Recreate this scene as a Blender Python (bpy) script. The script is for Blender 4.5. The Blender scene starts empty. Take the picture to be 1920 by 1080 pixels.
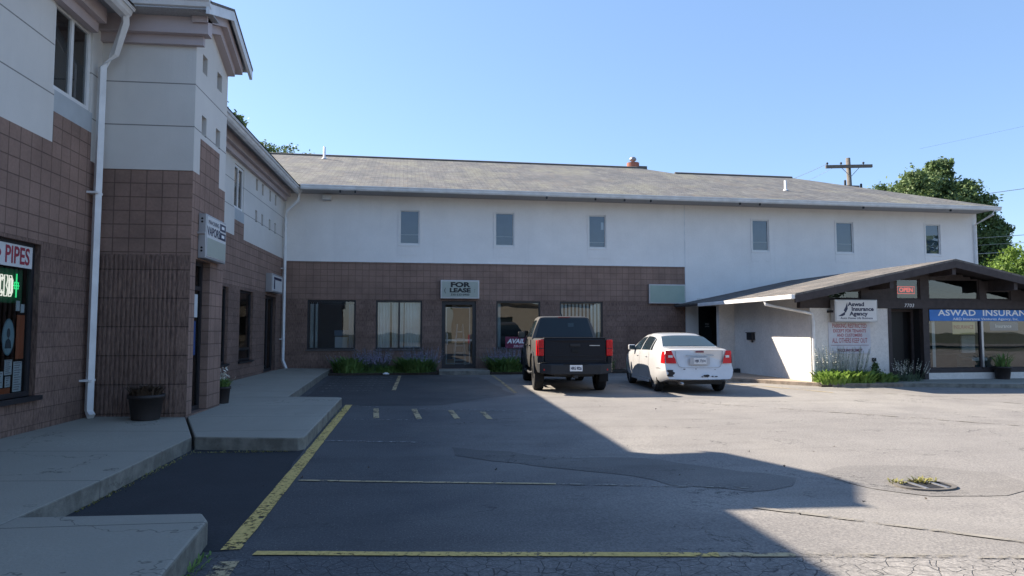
import bpy, bmesh, math, random
import numpy as np
from mathutils import Vector, Matrix
R = math.radians
sc = bpy.context.scene
col = sc.collection
rnd = random.Random(7)

# ---------------------------------------------------------------- camera, sky, sun, exposure
cam = bpy.data.objects.new('camera', bpy.data.cameras.new('camera'))
col.objects.link(cam); sc.camera = cam
cam.data.sensor_width = 36.0; cam.data.lens = 24.0
cam.data.clip_start = 0.05; cam.data.clip_end = 2000
cam.location = (0, 0, 1.5)
cam.rotation_euler = (R(90) + math.atan(80 / 1280), 0, -R(6.6))

SUN = Vector((-1.09, 0.76, 1.0)).normalized()
SUN_EL = math.asin(SUN.z); SUN_AZ = math.atan2(SUN.x, SUN.y)
w = bpy.data.worlds.new("World"); sc.world = w; w.use_nodes = True
nt = w.node_tree; bg = nt.nodes['Background']
sky = nt.nodes.new('ShaderNodeTexSky'); sky.sky_type = 'NISHITA'; sky.sun_disc = False
sky.sun_elevation = SUN_EL; sky.sun_rotation = SUN_AZ
sky.air_density = 1.1; sky.dust_density = 0.3; sky.ozone_density = 2.5
tint = nt.nodes.new('ShaderNodeMix'); tint.data_type = 'RGBA'; tint.blend_type = 'MULTIPLY'; tint.inputs[0].default_value = 1
tint.inputs[7].default_value = (.90, .92, 1.06, 1); nt.links.new(sky.outputs[0], tint.inputs[6]); hz = nt.nodes.new('ShaderNodeMix'); hz.data_type = 'RGBA'; hz.inputs[0].default_value = .42; hz.inputs[7].default_value = (1.25, 2.1, 3.3, 1)
nt.links.new(tint.outputs[2], hz.inputs[6]); nt.links.new(hz.outputs[2], bg.inputs[0]); bg.inputs[1].default_value = 0.096
sl = bpy.data.lights.new('sun', 'SUN'); sl.energy = 5.0; sl.angle = R(0.5); sl.color = (1.0, 0.89, 0.74)
so = bpy.data.objects.new('sun', sl); col.objects.link(so)
so.rotation_euler = (-SUN).to_track_quat('-Z', 'Y').to_euler(); so.location = (-40, 30, 40)
sc.view_settings.view_transform = 'Standard'; sc.view_settings.look = 'None'
sc.view_settings.gamma = 1; sc.view_settings.exposure = 1.42

# ---------------------------------------------------------------- node helpers
class NT:
    def __init__(s, name):
        s.m = bpy.data.materials.new(name); s.m.use_nodes = True
        s.t = s.m.node_tree; s.p = s.t.nodes['Principled BSDF']; s.out = s.t.nodes['Material Output']
        s._c = None
    def n(s, ty, **kw):
        x = s.t.nodes.new('ShaderNode' + ty)
        for k, v in kw.items():
            if k.startswith('_'): setattr(x, k[1:], v)
            else:
                i = x.inputs[int(k[1:])] if k[0] == 'i' and k[1:].isdigit() else x.inputs[k.replace('__', ' ')]
                s.set(i, v)
        return x
    def set(s, i, v):
        if hasattr(v, 'is_linked') or isinstance(v, bpy.types.NodeSocket): s.t.links.new(v, i)
        else: i.default_value = v
    def co(s):
        if not s._c: s._c = s.n('TexCoord').outputs['Object']
        return s._c
    def noise(s, scale, det=4, rough=.55, vec=None, dist=0):
        x = s.n('TexNoise', Scale=scale, Detail=det, Roughness=rough, Distortion=dist)
        s.t.links.new(vec or s.co(), x.inputs['Vector']); return x.outputs[0]
    def stretch(s, sx, sy, sz, vec=None):
        x = s.n('Mapping'); s.t.links.new(vec or s.co(), x.inputs[0]); x.inputs['Scale'].default_value = (sx, sy, sz); return x.outputs[0]
    def ramp(s, v, a, b, lo=0., hi=1.):
        x = s.n('MapRange', i0=v, i1=a, i2=b, i3=lo, i4=hi); return x.outputs[0]
    def mix(s, f, a, b, mode='MIX'):
        x = s.n('Mix', _data_type='RGBA', _blend_type=mode)
        s.set(x.inputs[0], f); s.set(x.inputs[6], c4(a)); s.set(x.inputs[7], c4(b)); return x.outputs[2]
    def math(s, op, a, b=0.):
        x = s.n('Math', _operation=op, i0=a, i1=b); return x.outputs[0]
    def bump(s, h, st=.3, d=.01, nrm=None):
        x = s.n('Bump', Strength=st, Distance=d, Height=h)
        if nrm: s.t.links.new(nrm, x.inputs['Normal'])
        return x.outputs[0]
    def fin(s, color, rough=.8, metal=0., nrm=None, spec=.5):
        s.set(s.p.inputs['Base Color'], c4(color)); s.set(s.p.inputs['Roughness'], rough)
        s.set(s.p.inputs['Metallic'], metal); s.set(s.p.inputs['Specular IOR Level'], spec)
        if nrm: s.t.links.new(nrm, s.p.inputs['Normal'])
        return s.m
def c4(c):
    if isinstance(c, (tuple, list)) and len(c) == 3: return (*c, 1.)
    return c
def sh(c, k): return tuple(min(1, x * k) for x in c)

def simple(name, c, rough=.7, metal=0., var=.12, scale=3., bump=0., bscale=60., spec=.5):
    s = NT(name); n = s.noise(scale, 5)
    cc = s.mix(s.ramp(n, .3, .7), sh(c, 1 - var), sh(c, 1 + var))
    nr = s.bump(s.noise(bscale, 3), bump, .004) if bump else None
    return s.fin(cc, rough, metal, nr, spec)
def emit(name, c, st):
    s = NT(name); s.p.inputs['Emission Color'].default_value = c4(c); s.p.inputs['Emission Strength'].default_value = st
    return s.fin(sh(c, .5), .4)
def glass(name, tint=(.75, .82, .84), boost=.10, wob=.0):
    s = NT(name); s.t.nodes.remove(s.p)
    tr = s.n('BsdfTransparent', Color=c4(tint)); gl = s.n('BsdfGlossy', Color=(1, 1, 1, 1), Roughness=.0)
    lw = s.n('Fresnel', IOR=1.5); f = s.math('ADD', lw.outputs[0], boost)
    nz = s.noise(.9, 1); b = s.n('Bump', Strength=.12 + wob, Distance=.02, Height=nz); s.t.links.new(b.outputs[0], gl.inputs['Normal'])
    mx = s.n('MixShader', i0=f, i1=tr.outputs[0], i2=gl.outputs[0]); s.t.links.new(mx.outputs[0], s.out.inputs[0])
    return s.m
def block(name, axis, c, bw=.235, rh=.215, ph=0., joint=.55, rough_face=0., mort=.008, stain=.15):
    s = NT(name); sp = s.n('SeparateXYZ', Vector=s.co()); a = sp.outputs[0 if axis == 'x' else 1]
    z = s.math('SUBTRACT', sp.outputs[2], ph); v = s.n('CombineXYZ', X=a, Y=z)
    br = s.n('TexBrick', _offset=0., Scale=1., Mortar__Size=mort, Mortar__Smooth=.3, Bias=0., Brick__Width=bw, Row__Height=rh)
    s.t.links.new(v.outputs[0], br.inputs['Vector'])
    br.inputs['Color1'].default_value = c4(sh(c, .93)); br.inputs['Color2'].default_value = c4(sh(c, 1.06)); br.inputs['Mortar'].default_value = c4(sh(c, joint))
    cc = s.mix(s.ramp(s.noise(1.3, 5), .35, .7), br.outputs[0], s.mix(1., br.outputs[0], (1 - stain * 2,) * 3, 'MULTIPLY'))
    cc = s.mix(s.ramp(s.noise(25, 4), .3, .75), cc, s.mix(1., cc, (.82, .82, .84), 'MULTIPLY'))
    h = s.math('MULTIPLY', br.outputs['Fac'], -1.)
    nr = s.bump(h, .7, .012)
    if rough_face:
        st = s.stretch(14, 14, 2.2)
        nr = s.bump(s.noise(3.0, 5, .65, st), rough_face, .03, nr)
        cc = s.mix(s.ramp(s.noise(3.0, 5, .65, st), .35, .56), s.mix(1., cc, (.5, .5, .52), 'MULTIPLY'), cc)
    nr = s.bump(s.noise(90, 3), .25, .004, nr)
    return s.fin(cc, .92, 0, nr, .25)
def stucco(name, c, stain=.12, bs=1., joints=(), vst=.0, tr=.0):
    s = NT(name); n = s.noise(.9, 6, .6); cc = s.mix(s.ramp(n, .35, .7), sh(c, 1 - stain), c)
    st = s.noise(1., 5, .6, s.stretch(5, 5, .35)); cc = s.mix(s.ramp(st, .55, .75, 0, .3), cc, sh(c, .8))
    h = s.noise(14 if tr else 45, 5, .65, dist=1.2 if tr else 0)
    if tr: cc = s.mix(s.ramp(h, .42, .55, tr, 0), cc, sh(c, .62))
    if joints:
        z = s.n('SeparateXYZ', Vector=s.co()).outputs[2]
        for j in joints:
            m = s.math('LESS_THAN', s.math('ABSOLUTE', s.math('SUBTRACT', z, j)), .009); cc = s.mix(m, cc, sh(c, .35))
    nr = s.bump(h, .35 * bs, .012)
    return s.fin(cc, .93, 0, nr, .2)

BR = (.325, .215, .172)
M = dict(
 block_y=block('block_scored_y', 'y', BR, ph=4.07 - .215 * 19), block_x=block('block_scored_x', 'x', BR, ph=4.0 - .215 * 19),
 split_y=block('block_split_y', 'y', sh(BR, .95), .4, .2, .08, .6, 1., .006), split_x=block('block_split_x', 'x', sh(BR, .9), .4, .2, .08, .6, .5, .006),
 rib=block('block_ribbed', 'x', sh(BR, .9), 3., .44, .24, .4, .35, .008),
 brick2=block('block_rear_upper', 'x', sh(BR, 1.0), .24, .215, .0, .62, 0), plain2=block('block_rear_lower', 'x', sh(BR, .90), .4, .2, .06, .8, .35, .005),
 stucco_l=stucco('stucco_grey', (.67, .645, .61), .10, .6, (4.70, 5.38)), stucco_r=stucco('stucco_white', (.86, .84, .82), .09, 1.6, tr=.05),
 stucco_a=stucco('stucco_trowelled', (.78, .74, .70), .18, 1.6, tr=.35),
 white_metal=simple('white_painted_metal', (.70, .70, .70), .45, 0, .1, 4), gutter=simple('gutter_aluminium', (.66, .67, .68), .5, 0, .12, 3),
 pink=simple('mauve_trim', (.44, .37, .37), .6, 0, .08, 2), soffit=simple('soffit_grey', (.33, .33, .34), .7, 0, .2, 40),
 frame_w=simple('window_frame_white', (.68, .68, .68), .5, 0, .06), frame_d=simple('window_frame_dark', (.018, .018, .022), .45, 0, .2),
 apron=simple('grey_panel', (.40, .43, .45), .6, 0, .08), void=simple('dark_interior', (.012, .013, .015), .9), sill=simple('stone_sill', (.10, .085, .08), .85),
 room=simple('room_wall', (.10, .105, .11), .9), curtain=simple('curtain_cloth', (.58, .62, .62), .9, 0, .15, 2), blind=simple('window_blind', (.13, .195, .27), .6, 0, .1, 2),
 glass=glass('window_glass', boost=.04), glass_up=glass('window_glass_upper', (.55, .62, .68), .05), glass_d=glass('window_glass_dark', (.30, .36, .36), -.02),
 sign_w=simple('sign_white', (.62, .62, .62), .4, 0, .04), sign_c=simple('sign_cream', (.36, .39, .34), .45, 0, .06, 2), alum=simple('aluminium', (.42, .42, .43), .4, .6, .1),
 black=simple('black_lettering', (.012, .012, .014), .5), navy=simple('navy_lettering', (.015, .02, .06), .5), red=simple('red_lettering', (.30, .03, .05), .55), redd=simple('faded_red_lettering', (.36, .12, .14), .7, 0, .3, 30),
 maroon=simple('maroon_vinyl', (.16, .012, .05), .5), blue=simple('blue_banner', (.02, .16, .50), .45), white=simple('white_lettering', (.8, .8, .8), .5, 0, .03),
 wood_d=simple('dark_brown_wood', (.040, .031, .032), .7, 0, .25, 8), wood_p=simple('weathered_wood', (.14, .125, .11), .9, 0, .3, 9), terracotta=simple('planter_plastic', (.024, .018, .017), .6, 0, .2),
 soil=simple('soil', (.045, .034, .025), .95, 0, .4, 14, .6, 30), chim=simple('chimney_brick', (.34, .13, .09), .9, 0, .2, 12), papers=simple('paper', (.55, .58, .60), .7, 0, .05), orange=simple('orange_paper', (.40, .12, .05), .6, 0, .1),
 rubber=simple('tyre_rubber', (.012, .012, .013), .85), chrome=simple('wheel_alloy', (.35, .35, .36), .35, .8, .15), plastic=simple('black_plastic', (.013, .014, .018), .6, 0, .1, 10),
 cone=simple('cone', (.5, .1, .03)), steel=simple('galvanised_steel', (.30, .30, .31), .5, .7, .25, 20), cream_b=simple('unseen_beige_wall', (.36, .33, .28), .9), roof_far=simple('far_roof', (.12, .11, .10), .9),
)
def car_paint(name, c, metal, coat=1., rough=.35, spec=.5):
    s = NT(name); n = s.noise(2.2, 5); cc = s.mix(s.ramp(n, .4, .75), c, sh(c, .86))
    s.p.inputs['Coat Weight'].default_value = coat; s.p.inputs['Coat Roughness'].default_value = .06
    return s.fin(cc, rough, metal, None, spec)
M['paint_w'] = car_paint('silver_white_paint', (.60, .60, .61), .15)
M['paint_lit'] = car_paint('sunlit_dark_paint', (.060, .056, .052), .0, .15, .45)  # paler truck paint: sun on the left flank put into the colour
M['paint_g'] = car_paint('dark_grey_paint', (.005, .008, .016), .0, .0, .35, .22)  # darker copy of the truck paint for the shaded tailgate and rear quarters
def dg(name, c): 
    s = NT(name); return s.fin(c, .05, 0, None, .35)
M['carglass'] = dg('tinted_car_glass', (.012, .02, .026)); M['carglass2'] = dg('grey_car_glass', (.035, .055, .065))
def tl():
    s = NT('tail_light_red'); st = s.noise(30, 2)
    return s.fin(s.mix(st, (.70, .010, .015), (.42, .006, .010)), .3, 0, None, .3)
M['tail'] = tl(); M['lamp_white'] = simple('clear_lamp_lens', (.6, .58, .56), .15)
M['neon_w'] = emit('neon_white', (.95, .9, .8), .38); M['neon_g'] = emit('neon_green', (.05, .9, .3), .35); M['neon_r'] = emit('neon_red', (1., .12, .08), .28)

def asphalt(name='asphalt_lot', mul=1.):
    s = NT(name); s._c = s.n('NewGeometry').outputs['Position']; big = s.noise(.16, 6, .6, dist=.6); mid = s.noise(1.1, 6, .6); fine = s.noise(55, 3, .7)
    sx = s.n('SeparateXYZ', Vector=s.co()); x = sx.outputs[0]; y = sx.outputs[1]
    old = (.325, .310, .288); dark = (.108, .112, .118)
    # newer seal by the shops, with the wing's shade also put into the tone
    e = s.math('ADD', x, s.math('MULTIPLY', s.math('SUBTRACT', s.noise(.35, 4), .5), 3.2))
    cc = s.mix(s.ramp(e, -.3, 2.6), dark, old)
    cc = s.mix(s.ramp(big, .46, .60), s.mix(1., cc, (.80, .80, .82), 'MULTIPLY'), cc)
    cc = s.mix(s.ramp(mid, .35, .7, .45, 0), cc, s.mix(1., cc, (.68, .67, .68), 'MULTIPLY'))
    st = s.noise(1., 5, .6, s.stretch(.25, 1.9, 1)); cc = s.mix(s.ramp(st, .5, .72, 0, .55), cc, s.mix(1., cc, (.72, .71, .70), 'MULTIPLY'))
    cc = s.mix(s.ramp(fine, .35, .72), s.mix(1., cc, (.62, .62, .63), 'MULTIPLY'), s.mix(1., cc, (1.22, 1.2, 1.17), 'MULTIPLY'))
    sp = s.n('TexVoronoi', Scale=38.); s.t.links.new(s.co(), sp.inputs[0])
    cc = s.mix(s.ramp(sp.outputs[0], .10, .16, .55, 0), cc, (.33, .31, .29))
    # long wandering cracks
    for sc_, th, msc in ((.23, .0028, .5), (.55, .0045, .7)):
        l = s.math('ABSOLUTE', s.math('SUBTRACT', s.noise(sc_, 8, .62, s.stretch(1, 1.6, 1), dist=.4), .5))
        k = s.math('MULTIPLY', s.ramp(l, th * .4, th, 1, 0), s.ramp(s.noise(msc, 2), .54, .66)); cc = s.mix(k, cc, (.03, .03, .03))
    # crazed old surface close to the camera
    vo = s.n('TexVoronoi', _feature='DISTANCE_TO_EDGE', Scale=9.); s.t.links.new(s.n('VectorMath', _operation='ADD', i0=s.co(), i1=s.n('TexNoise', Scale=5., Detail=6).outputs[1]).outputs[0], vo.inputs[0])
    near = s.ramp(s.math('ADD', s.math('ADD', y, s.math('MULTIPLY', x, .12)), s.math('MULTIPLY', mid, .5)), 4.86, 4.98, 1, 0)
    wk = s.math('MAXIMUM', near, s.ramp(s.noise(.6, 3), .66, .72, 0, .35))
    k = s.math('MULTIPLY', s.ramp(vo.outputs[0], .004, .03, .8, 0), wk); cc = s.mix(k, cc, (.028, .028, .03))
    cc = s.mix(s.math('MULTIPLY', near, s.ramp(s.noise(14, 6, .8), .45, .6)), cc, s.mix(1., cc, (1.25, 1.25, 1.25), 'MULTIPLY'))
    if mul != 1: cc = s.mix(1., cc, (mul, mul, mul), 'MULTIPLY')
    nr = s.bump(fine, .55, .006); nr = s.bump(mid, .25, .03, nr); nr = s.bump(s.math('MULTIPLY', k, -1.), .6, .01, nr)
    return s.fin(cc, .9, 0, nr, .3)
def patchmat(name, c, k=.2):
    s = NT(name); fine = s.noise(60, 3, .7); mid = s.noise(1.7, 5); cc = s.mix(s.ramp(mid, .35, .7), sh(c, 1 - k), sh(c, 1 + k))
    cc = s.mix(s.ramp(fine, .35, .7), sh(c, .62), cc)
    return s.fin(cc, .92, 0, s.bump(fine, .6, .006), .3)
def worn(name, c, lo=.42, hi=.52, sc_=9.):
    s = NT(name); n = s.noise(sc_, 6, .72); b = s.noise(1.6, 3)
    a = s.ramp(s.math('ADD', n, s.math('MULTIPLY', s.math('SUBTRACT', b, .5), .5)), lo, hi)
    s.set(s.p.inputs['Alpha'], a)
    return s.fin(s.mix(s.ramp(n, .4, .7), sh(c, .7), c), .85, 0, None, .3)
def concrete(name, c):
    s = NT(name); n = s.noise(.8, 6, .6); f = s.noise(40, 4, .7); st = s.noise(1., 5, .6, s.stretch(1.2, .35, 1))
    cc = s.mix(s.ramp(n, .35, .68), sh(c, .78), sh(c, 1.05)); cc = s.mix(s.ramp(st, .5, .72, 0, .5), cc, sh(c, .6))
    cc = s.mix(s.ramp(f, .4, .7), sh(c, .8), cc); k = s.math('MULTIPLY', s.ramp(s.math('ABSOLUTE', s.math('SUBTRACT', s.noise(.22, 7, .6), .5)), .0005, .002, 1, 0), .7)
    cc = s.mix(k, cc, sh(c, .25)); wy = s.n('SeparateXYZ', Vector=s.n('NewGeometry').outputs['Position']).outputs[1]
    j = s.math('LESS_THAN', s.math('ABSOLUTE', s.math('SUBTRACT', s.math('FRACT', s.math('MULTIPLY', s.math('SUBTRACT', wy, 5.8), 1 / 1.5)), .5)), .005); cc = s.mix(j, cc, sh(c, .35))
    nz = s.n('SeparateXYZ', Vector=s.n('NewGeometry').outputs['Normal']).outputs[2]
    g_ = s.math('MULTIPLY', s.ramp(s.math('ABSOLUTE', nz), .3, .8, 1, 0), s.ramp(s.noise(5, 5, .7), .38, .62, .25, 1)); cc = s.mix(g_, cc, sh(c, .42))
    return s.fin(cc, .88, 0, s.bump(f, .6, .008, s.bump(n, .2, .02)), .3)
def shingle(name, base, alt):
    s = NT(name); v = s.co(); sp = s.n('SeparateXYZ', Vector=v)
    cmb = s.n('CombineXYZ', X=sp.outputs[0], Y=s.math('MULTIPLY', sp.outputs[1], 1.08))
    br = s.n('TexBrick', _offset=.5, Scale=1., Mortar__Size=.012, Mortar__Smooth=.2, Brick__Width=.3, Row__Height=.14); s.t.links.new(cmb.outputs[0], br.inputs['Vector'])
    br.inputs['Color1'].default_value = (.82, .82, .82, 1); br.inputs['Color2'].default_value = (1.06, 1.06, 1.06, 1); br.inputs['Mortar'].default_value = (.55, .55, .55, 1)
    n = s.noise(.9, 6, .65, dist=.5); cc = s.mix(s.ramp(n, .42, .58), base, alt[0]); cc = s.mix(s.ramp(s.noise(1.7, 5, .6, s.stretch(1, .6, 1), dist=1), .52, .66), cc, alt[1])
    cc = s.mix(s.ramp(s.noise(.5, 5, .6), .50, .62), cc, alt[2]); cc = s.mix(s.ramp(s.noise(1., 5, .6, s.stretch(2.4, .35, 1)), .45, .7), cc, alt[0]); cc = s.mix(1., cc, br.outputs[0], 'MULTIPLY')
    cc = s.mix(s.ramp(s.noise(8, 4, .7), .35, .7), s.mix(1., cc, (.7, .7, .7), 'MULTIPLY'), cc)
    nr = s.bump(s.math('MULTIPLY', br.outputs['Fac'], -1.), .5, .015); return s.fin(cc, .95, 0, s.bump(s.noise(60, 3), .4, .006, nr), .2)
def leafmat(name, a, b, tr=.25):
    s = NT(name); gi = s.n('NewGeometry').outputs['Random Per Island']; n = s.noise(.9, 3)
    cc = s.mix(gi, a, b); cc = s.mix(s.ramp(n, .35, .65, 0, .6), cc, sh(b, 1.25))
    df = s.n('BsdfTranslucent', Color=cc); s.fin(cc, .6, 0, None, .35)
    mx = s.n('MixShader', i0=tr, i1=s.p.outputs[0], i2=df.outputs[0]); s.t.links.new(mx.outputs[0], s.out.inputs[0]); return s.m
M.update(asphalt=asphalt(), fresh=patchmat('fresh_sealed_asphalt', (.040, .043, .050)), patch=asphalt('patched_asphalt', .74), patch2=asphalt('patched_asphalt_pale', .88),
 yellow=worn('yellow_paint', (.70, .50, .17), .36, .47, 22.), yellow2=worn('yellow_paint_thin', (.50, .40, .24), .40, .50), pwhite=worn('faded_white_paint', (.30, .30, .30), .46, .60), ghost=worn('ghost_paint', (.27, .25, .22), .48, .6, 5.),
 conc=concrete('concrete_walk', (.34, .325, .28)), conc2=concrete('concrete_tan', (.42, .34, .27)), ground=patchmat('ground_grass', (.08, .085, .045)),
 shingle=shingle('roof_shingles', (.262, .258, .245), ((.18, .183, .19), (.265, .24, .215), (.285, .28, .24))), shingle_a=shingle('agency_shingles', (.23, .21, .195), ((.14, .135, .13), (.29, .25, .22), (.18, .17, .165))),
 leaf_d=leafmat('oak_leaves', (.055, .095, .035), (.14, .20, .075)), leaf_l=leafmat('maple_leaves', (.10, .18, .03), (.20, .29, .06), .35), leaf_b=leafmat('border_leaves', (.06, .14, .045), (.18, .28, .08)),
 leaf_s=leafmat('sage_leaves', (.06, .10, .06), (.12, .17, .11)), hosta=leafmat('hosta_leaves', (.10, .20, .03), (.26, .38, .09), .35), flower=leafmat('lavender_flowers', (.22, .19, .36), (.42, .38, .55)), bloom=leafmat('pale_blossom', (.55, .5, .42), (.7, .68, .6)), bark=simple('bark', (.07, .055, .045), .95, 0, .3, 12, .6, 20), weed=leafmat('dry_weeds', (.16, .17, .05), (.30, .27, .10)))

# ---------------------------------------------------------------- mesh helpers
ORG = {}
class MB:
    def __init__(s): s.v = []; s.f = []
    def add(s, vs, fs):
        o = len(s.v); s.v += [tuple(map(float, p)) for p in vs]; s.f += [tuple(i + o for i in f) for f in fs]; return s
    def quad(s, a, b, c, d): return s.add([a, b, c, d], [(0, 1, 2, 3)])
    def box(s, x0, x1, y0, y1, z0, z1, fr=None):
        vs = [(x, y, z) for z in (z0, z1) for y in (y0, y1) for x in (x0, x1)]
        if fr: vs = [fr(*p) for p in vs]
        return s.add(vs, [(0, 2, 3, 1), (4, 5, 7, 6), (0, 1, 5, 4), (2, 6, 7, 3), (0, 4, 6, 2), (1, 3, 7, 5)])
    def prism(s, poly, z0, z1):
        n = len(poly); zz0 = [z0] * n if not hasattr(z0, '__len__') else z0; zz1 = [z1] * n if not hasattr(z1, '__len__') else z1
        vs = [(p[0], p[1], zz0[i]) for i, p in enumerate(poly)] + [(p[0], p[1], zz1[i]) for i, p in enumerate(poly)]
        return s.add(vs, [tuple(range(n))[::-1], tuple(range(n, 2 * n))] + [(i, (i + 1) % n, n + (i + 1) % n, n + i) for i in range(n)])
    def tube(s, pts, r, k=8, cap=True):
        pts = [Vector(p) for p in pts]; rs = r if hasattr(r, '__len__') else [r] * len(pts); vs = []; fs = []
        for i, p in enumerate(pts):
            d = (pts[min(i + 1, len(pts) - 1)] - pts[max(i - 1, 0)]).normalized(); a = d.orthogonal().normalized()
            if abs(d.z) < .9: a = d.cross(Vector((0, 0, 1))).normalized()
            b = d.cross(a)
            for j in range(k):
                t = 2 * math.pi * (j + .5) / k; vs.append(p + (a * math.cos(t) + b * math.sin(t)) * rs[i])
        for i in range(len(pts) - 1):
            for j in range(k): fs.append((i * k + j, i * k + (j + 1) % k, (i + 1) * k + (j + 1) % k, (i + 1) * k + j))
        if cap: fs += [tuple(range(k))[::-1], tuple(range((len(pts) - 1) * k, len(pts) * k))]
        return s.add(vs, fs)
    def lathe(s, prof, c, k=20, ax='z', scale=(1, 1)):
        vs = []; fs = []
        for r, h in prof:
            for j in range(k):
                t = 2 * math.pi * j / k; a, b = r * math.cos(t) * scale[0], r * math.sin(t) * scale[1]
                vs.append((c[0] + a, c[1] + b, c[2] + h) if ax == 'z' else (c[0] + a, c[1] + h, c[2] + b))
        for i in range(len(prof) - 1):
            for j in range(k): fs.append((i * k + j, i * k + (j + 1) % k, (i + 1) * k + (j + 1) % k, (i + 1) * k + j))
        return s.add(vs, fs)
def apply_world(root): return ORG.get(root.name, Vector((0, 0, 0)))
def link(o, parent=None):
    col.objects.link(o)
    if parent is not None: o.parent = parent; ORG[o.name] = ORG.get(parent.name, Vector())
    return o
def build(name, mb, mat, parent=None, smooth=False, bevel=0, **tags):
    me = bpy.data.meshes.new(name); vs = mb.v
    if parent is not None: o_ = ORG.get(parent.name, Vector())
    else:
        a = np.array(vs); o_ = Vector(((a[:, 0].min() + a[:, 0].max()) / 2, (a[:, 1].min() + a[:, 1].max()) / 2, a[:, 2].min()))
    vs = [(p[0] - o_[0], p[1] - o_[1], p[2] - o_[2]) for p in vs]
    me.from_pydata(vs, [], mb.f); me.materials.append(M[mat] if isinstance(mat, str) else mat)
    if smooth: me.polygons.foreach_set('use_smooth', [True] * len(me.polygons))
    me.update(); o = bpy.data.objects.new(name, me)
    if parent is None: o.location = o_; ORG[o.name] = Vector(o_)
    link(o, parent)
    if bevel:
        b = o.modifiers.new('bevel', 'BEVEL'); b.width = bevel; b.segments = 2; b.limit_method = 'ANGLE'; b.angle_limit = R(40)
    for k, v in tags.items(): o[k] = v
    return o
def root(name, loc, rot=0., world=True, **tags):
    o = bpy.data.objects.new(name, None); o.location = loc; o.rotation_euler = (0, 0, rot); o.empty_display_size = .2; col.objects.link(o)
    ORG[o.name] = Vector(loc) if world else Vector()
    for k, v in tags.items(): o[k] = v
    return o
def S(name, mb, mat, **kw): return build(name, mb, mat, kind='structure', **kw)
def text(s_, size, bold=0., wx=1., shear=0., sp=1., thick=.0):
    cu = bpy.data.curves.new('t', 'FONT'); cu.body = s_; cu.size = size; cu.offset = bold; cu.shear = shear; cu.space_character = sp
    cu.align_x = 'CENTER'; cu.align_y = 'CENTER'; cu.resolution_u = 3
    o = bpy.data.objects.new('t', cu); col.objects.link(o); dgx = bpy.context.evaluated_depsgraph_get(); me = bpy.data.meshes.new_from_object(o.evaluated_get(dgx))
    vs = [(v.co.x * wx, v.co.y) for v in me.vertices]; fs = [tuple(p.vertices) for p in me.polygons]
    bpy.data.objects.remove(o); bpy.data.curves.remove(cu); bpy.data.meshes.remove(me); return vs, fs
def put_text(mb, s_, size, pos, uc, zc, d=.004, flip=1, **kw):
    vs, fs = text(s_, size, **kw); mb.add([pos(uc + x * flip, zc + y, d) for x, y in vs], fs); return mb
def facade(pos, us, zs, fn, depth=.12):
    us = sorted(set(us)); zs = sorted(set(zs)); nu, nz = len(us) - 1, len(zs) - 1
    g = [[fn((us[i] + us[i + 1]) / 2, (zs[j] + zs[j + 1]) / 2) for j in range(nz)] for i in range(nu)]; out = {}
    for i in range(nu):
        for j in range(nz):
            z = g[i][j]
            if z is None: continue
            m = out.setdefault(z, MB()); a, b, c, d = us[i], us[i + 1], zs[j], zs[j + 1]
            m.quad(pos(a, c, 0), pos(b, c, 0), pos(b, d, 0), pos(a, d, 0))
            for di, dj, e in ((1, 0, ((b, c), (b, d))), (-1, 0, ((a, d), (a, c))), (0, 1, ((b, d), (a, d))), (0, -1, ((a, c), (b, c)))):
                ii, jj = i + di, j + dj
                if 0 <= ii < nu and 0 <= jj < nz and g[ii][jj] is None:
                    (p, q), (r, t) = e; m.quad(pos(p, q, 0), pos(r, t, 0), pos(r, t, -depth), pos(p, q, -depth))
    return out
def inr(u, z, r): return r[0] < u < r[1] and r[2] < z < r[3]
def frame_mb(pos, u0, u1, z0, z1, d, w=.05, t=.05, mul=(), tr=()):
    m = MB(); fr = lambda u, dd, z: pos(u, z, dd)
    m.box(u0, u1, d - t, d, z0, z0 + w, fr); m.box(u0, u1, d - t, d, z1 - w, z1, fr)
    m.box(u0, u0 + w, d - t, d, z0 + w, z1 - w, fr); m.box(u1 - w, u1, d - t, d, z0 + w, z1 - w, fr)
    for u in mul: m.box(u - w / 2, u + w / 2, d - t, d - .002, z0 + w, z1 - w, fr)
    for z in tr: m.box(u0 + w, u1 - w, d - t, d - .004, z - w / 2, z + w / 2, fr)
    return m
def pane_mb(pos, u0, u1, z0, z1, d): return MB().quad(pos(u0, z0, d), pos(u1, z0, d), pos(u1, z1, d), pos(u0, z1, d))
def window(pos, parent, r, d, w, fmat, gmat, mul=(), tr=(), nm='window'):
    f = build(nm, frame_mb(pos, *r, d, w, .05, mul, tr), fmat, parent)
    build('pane', pane_mb(pos, r[0] + w * .6, r[1] - w * .6, r[2] + w * .6, r[3] - w * .6, d - .028), gmat, f); return f
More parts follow.
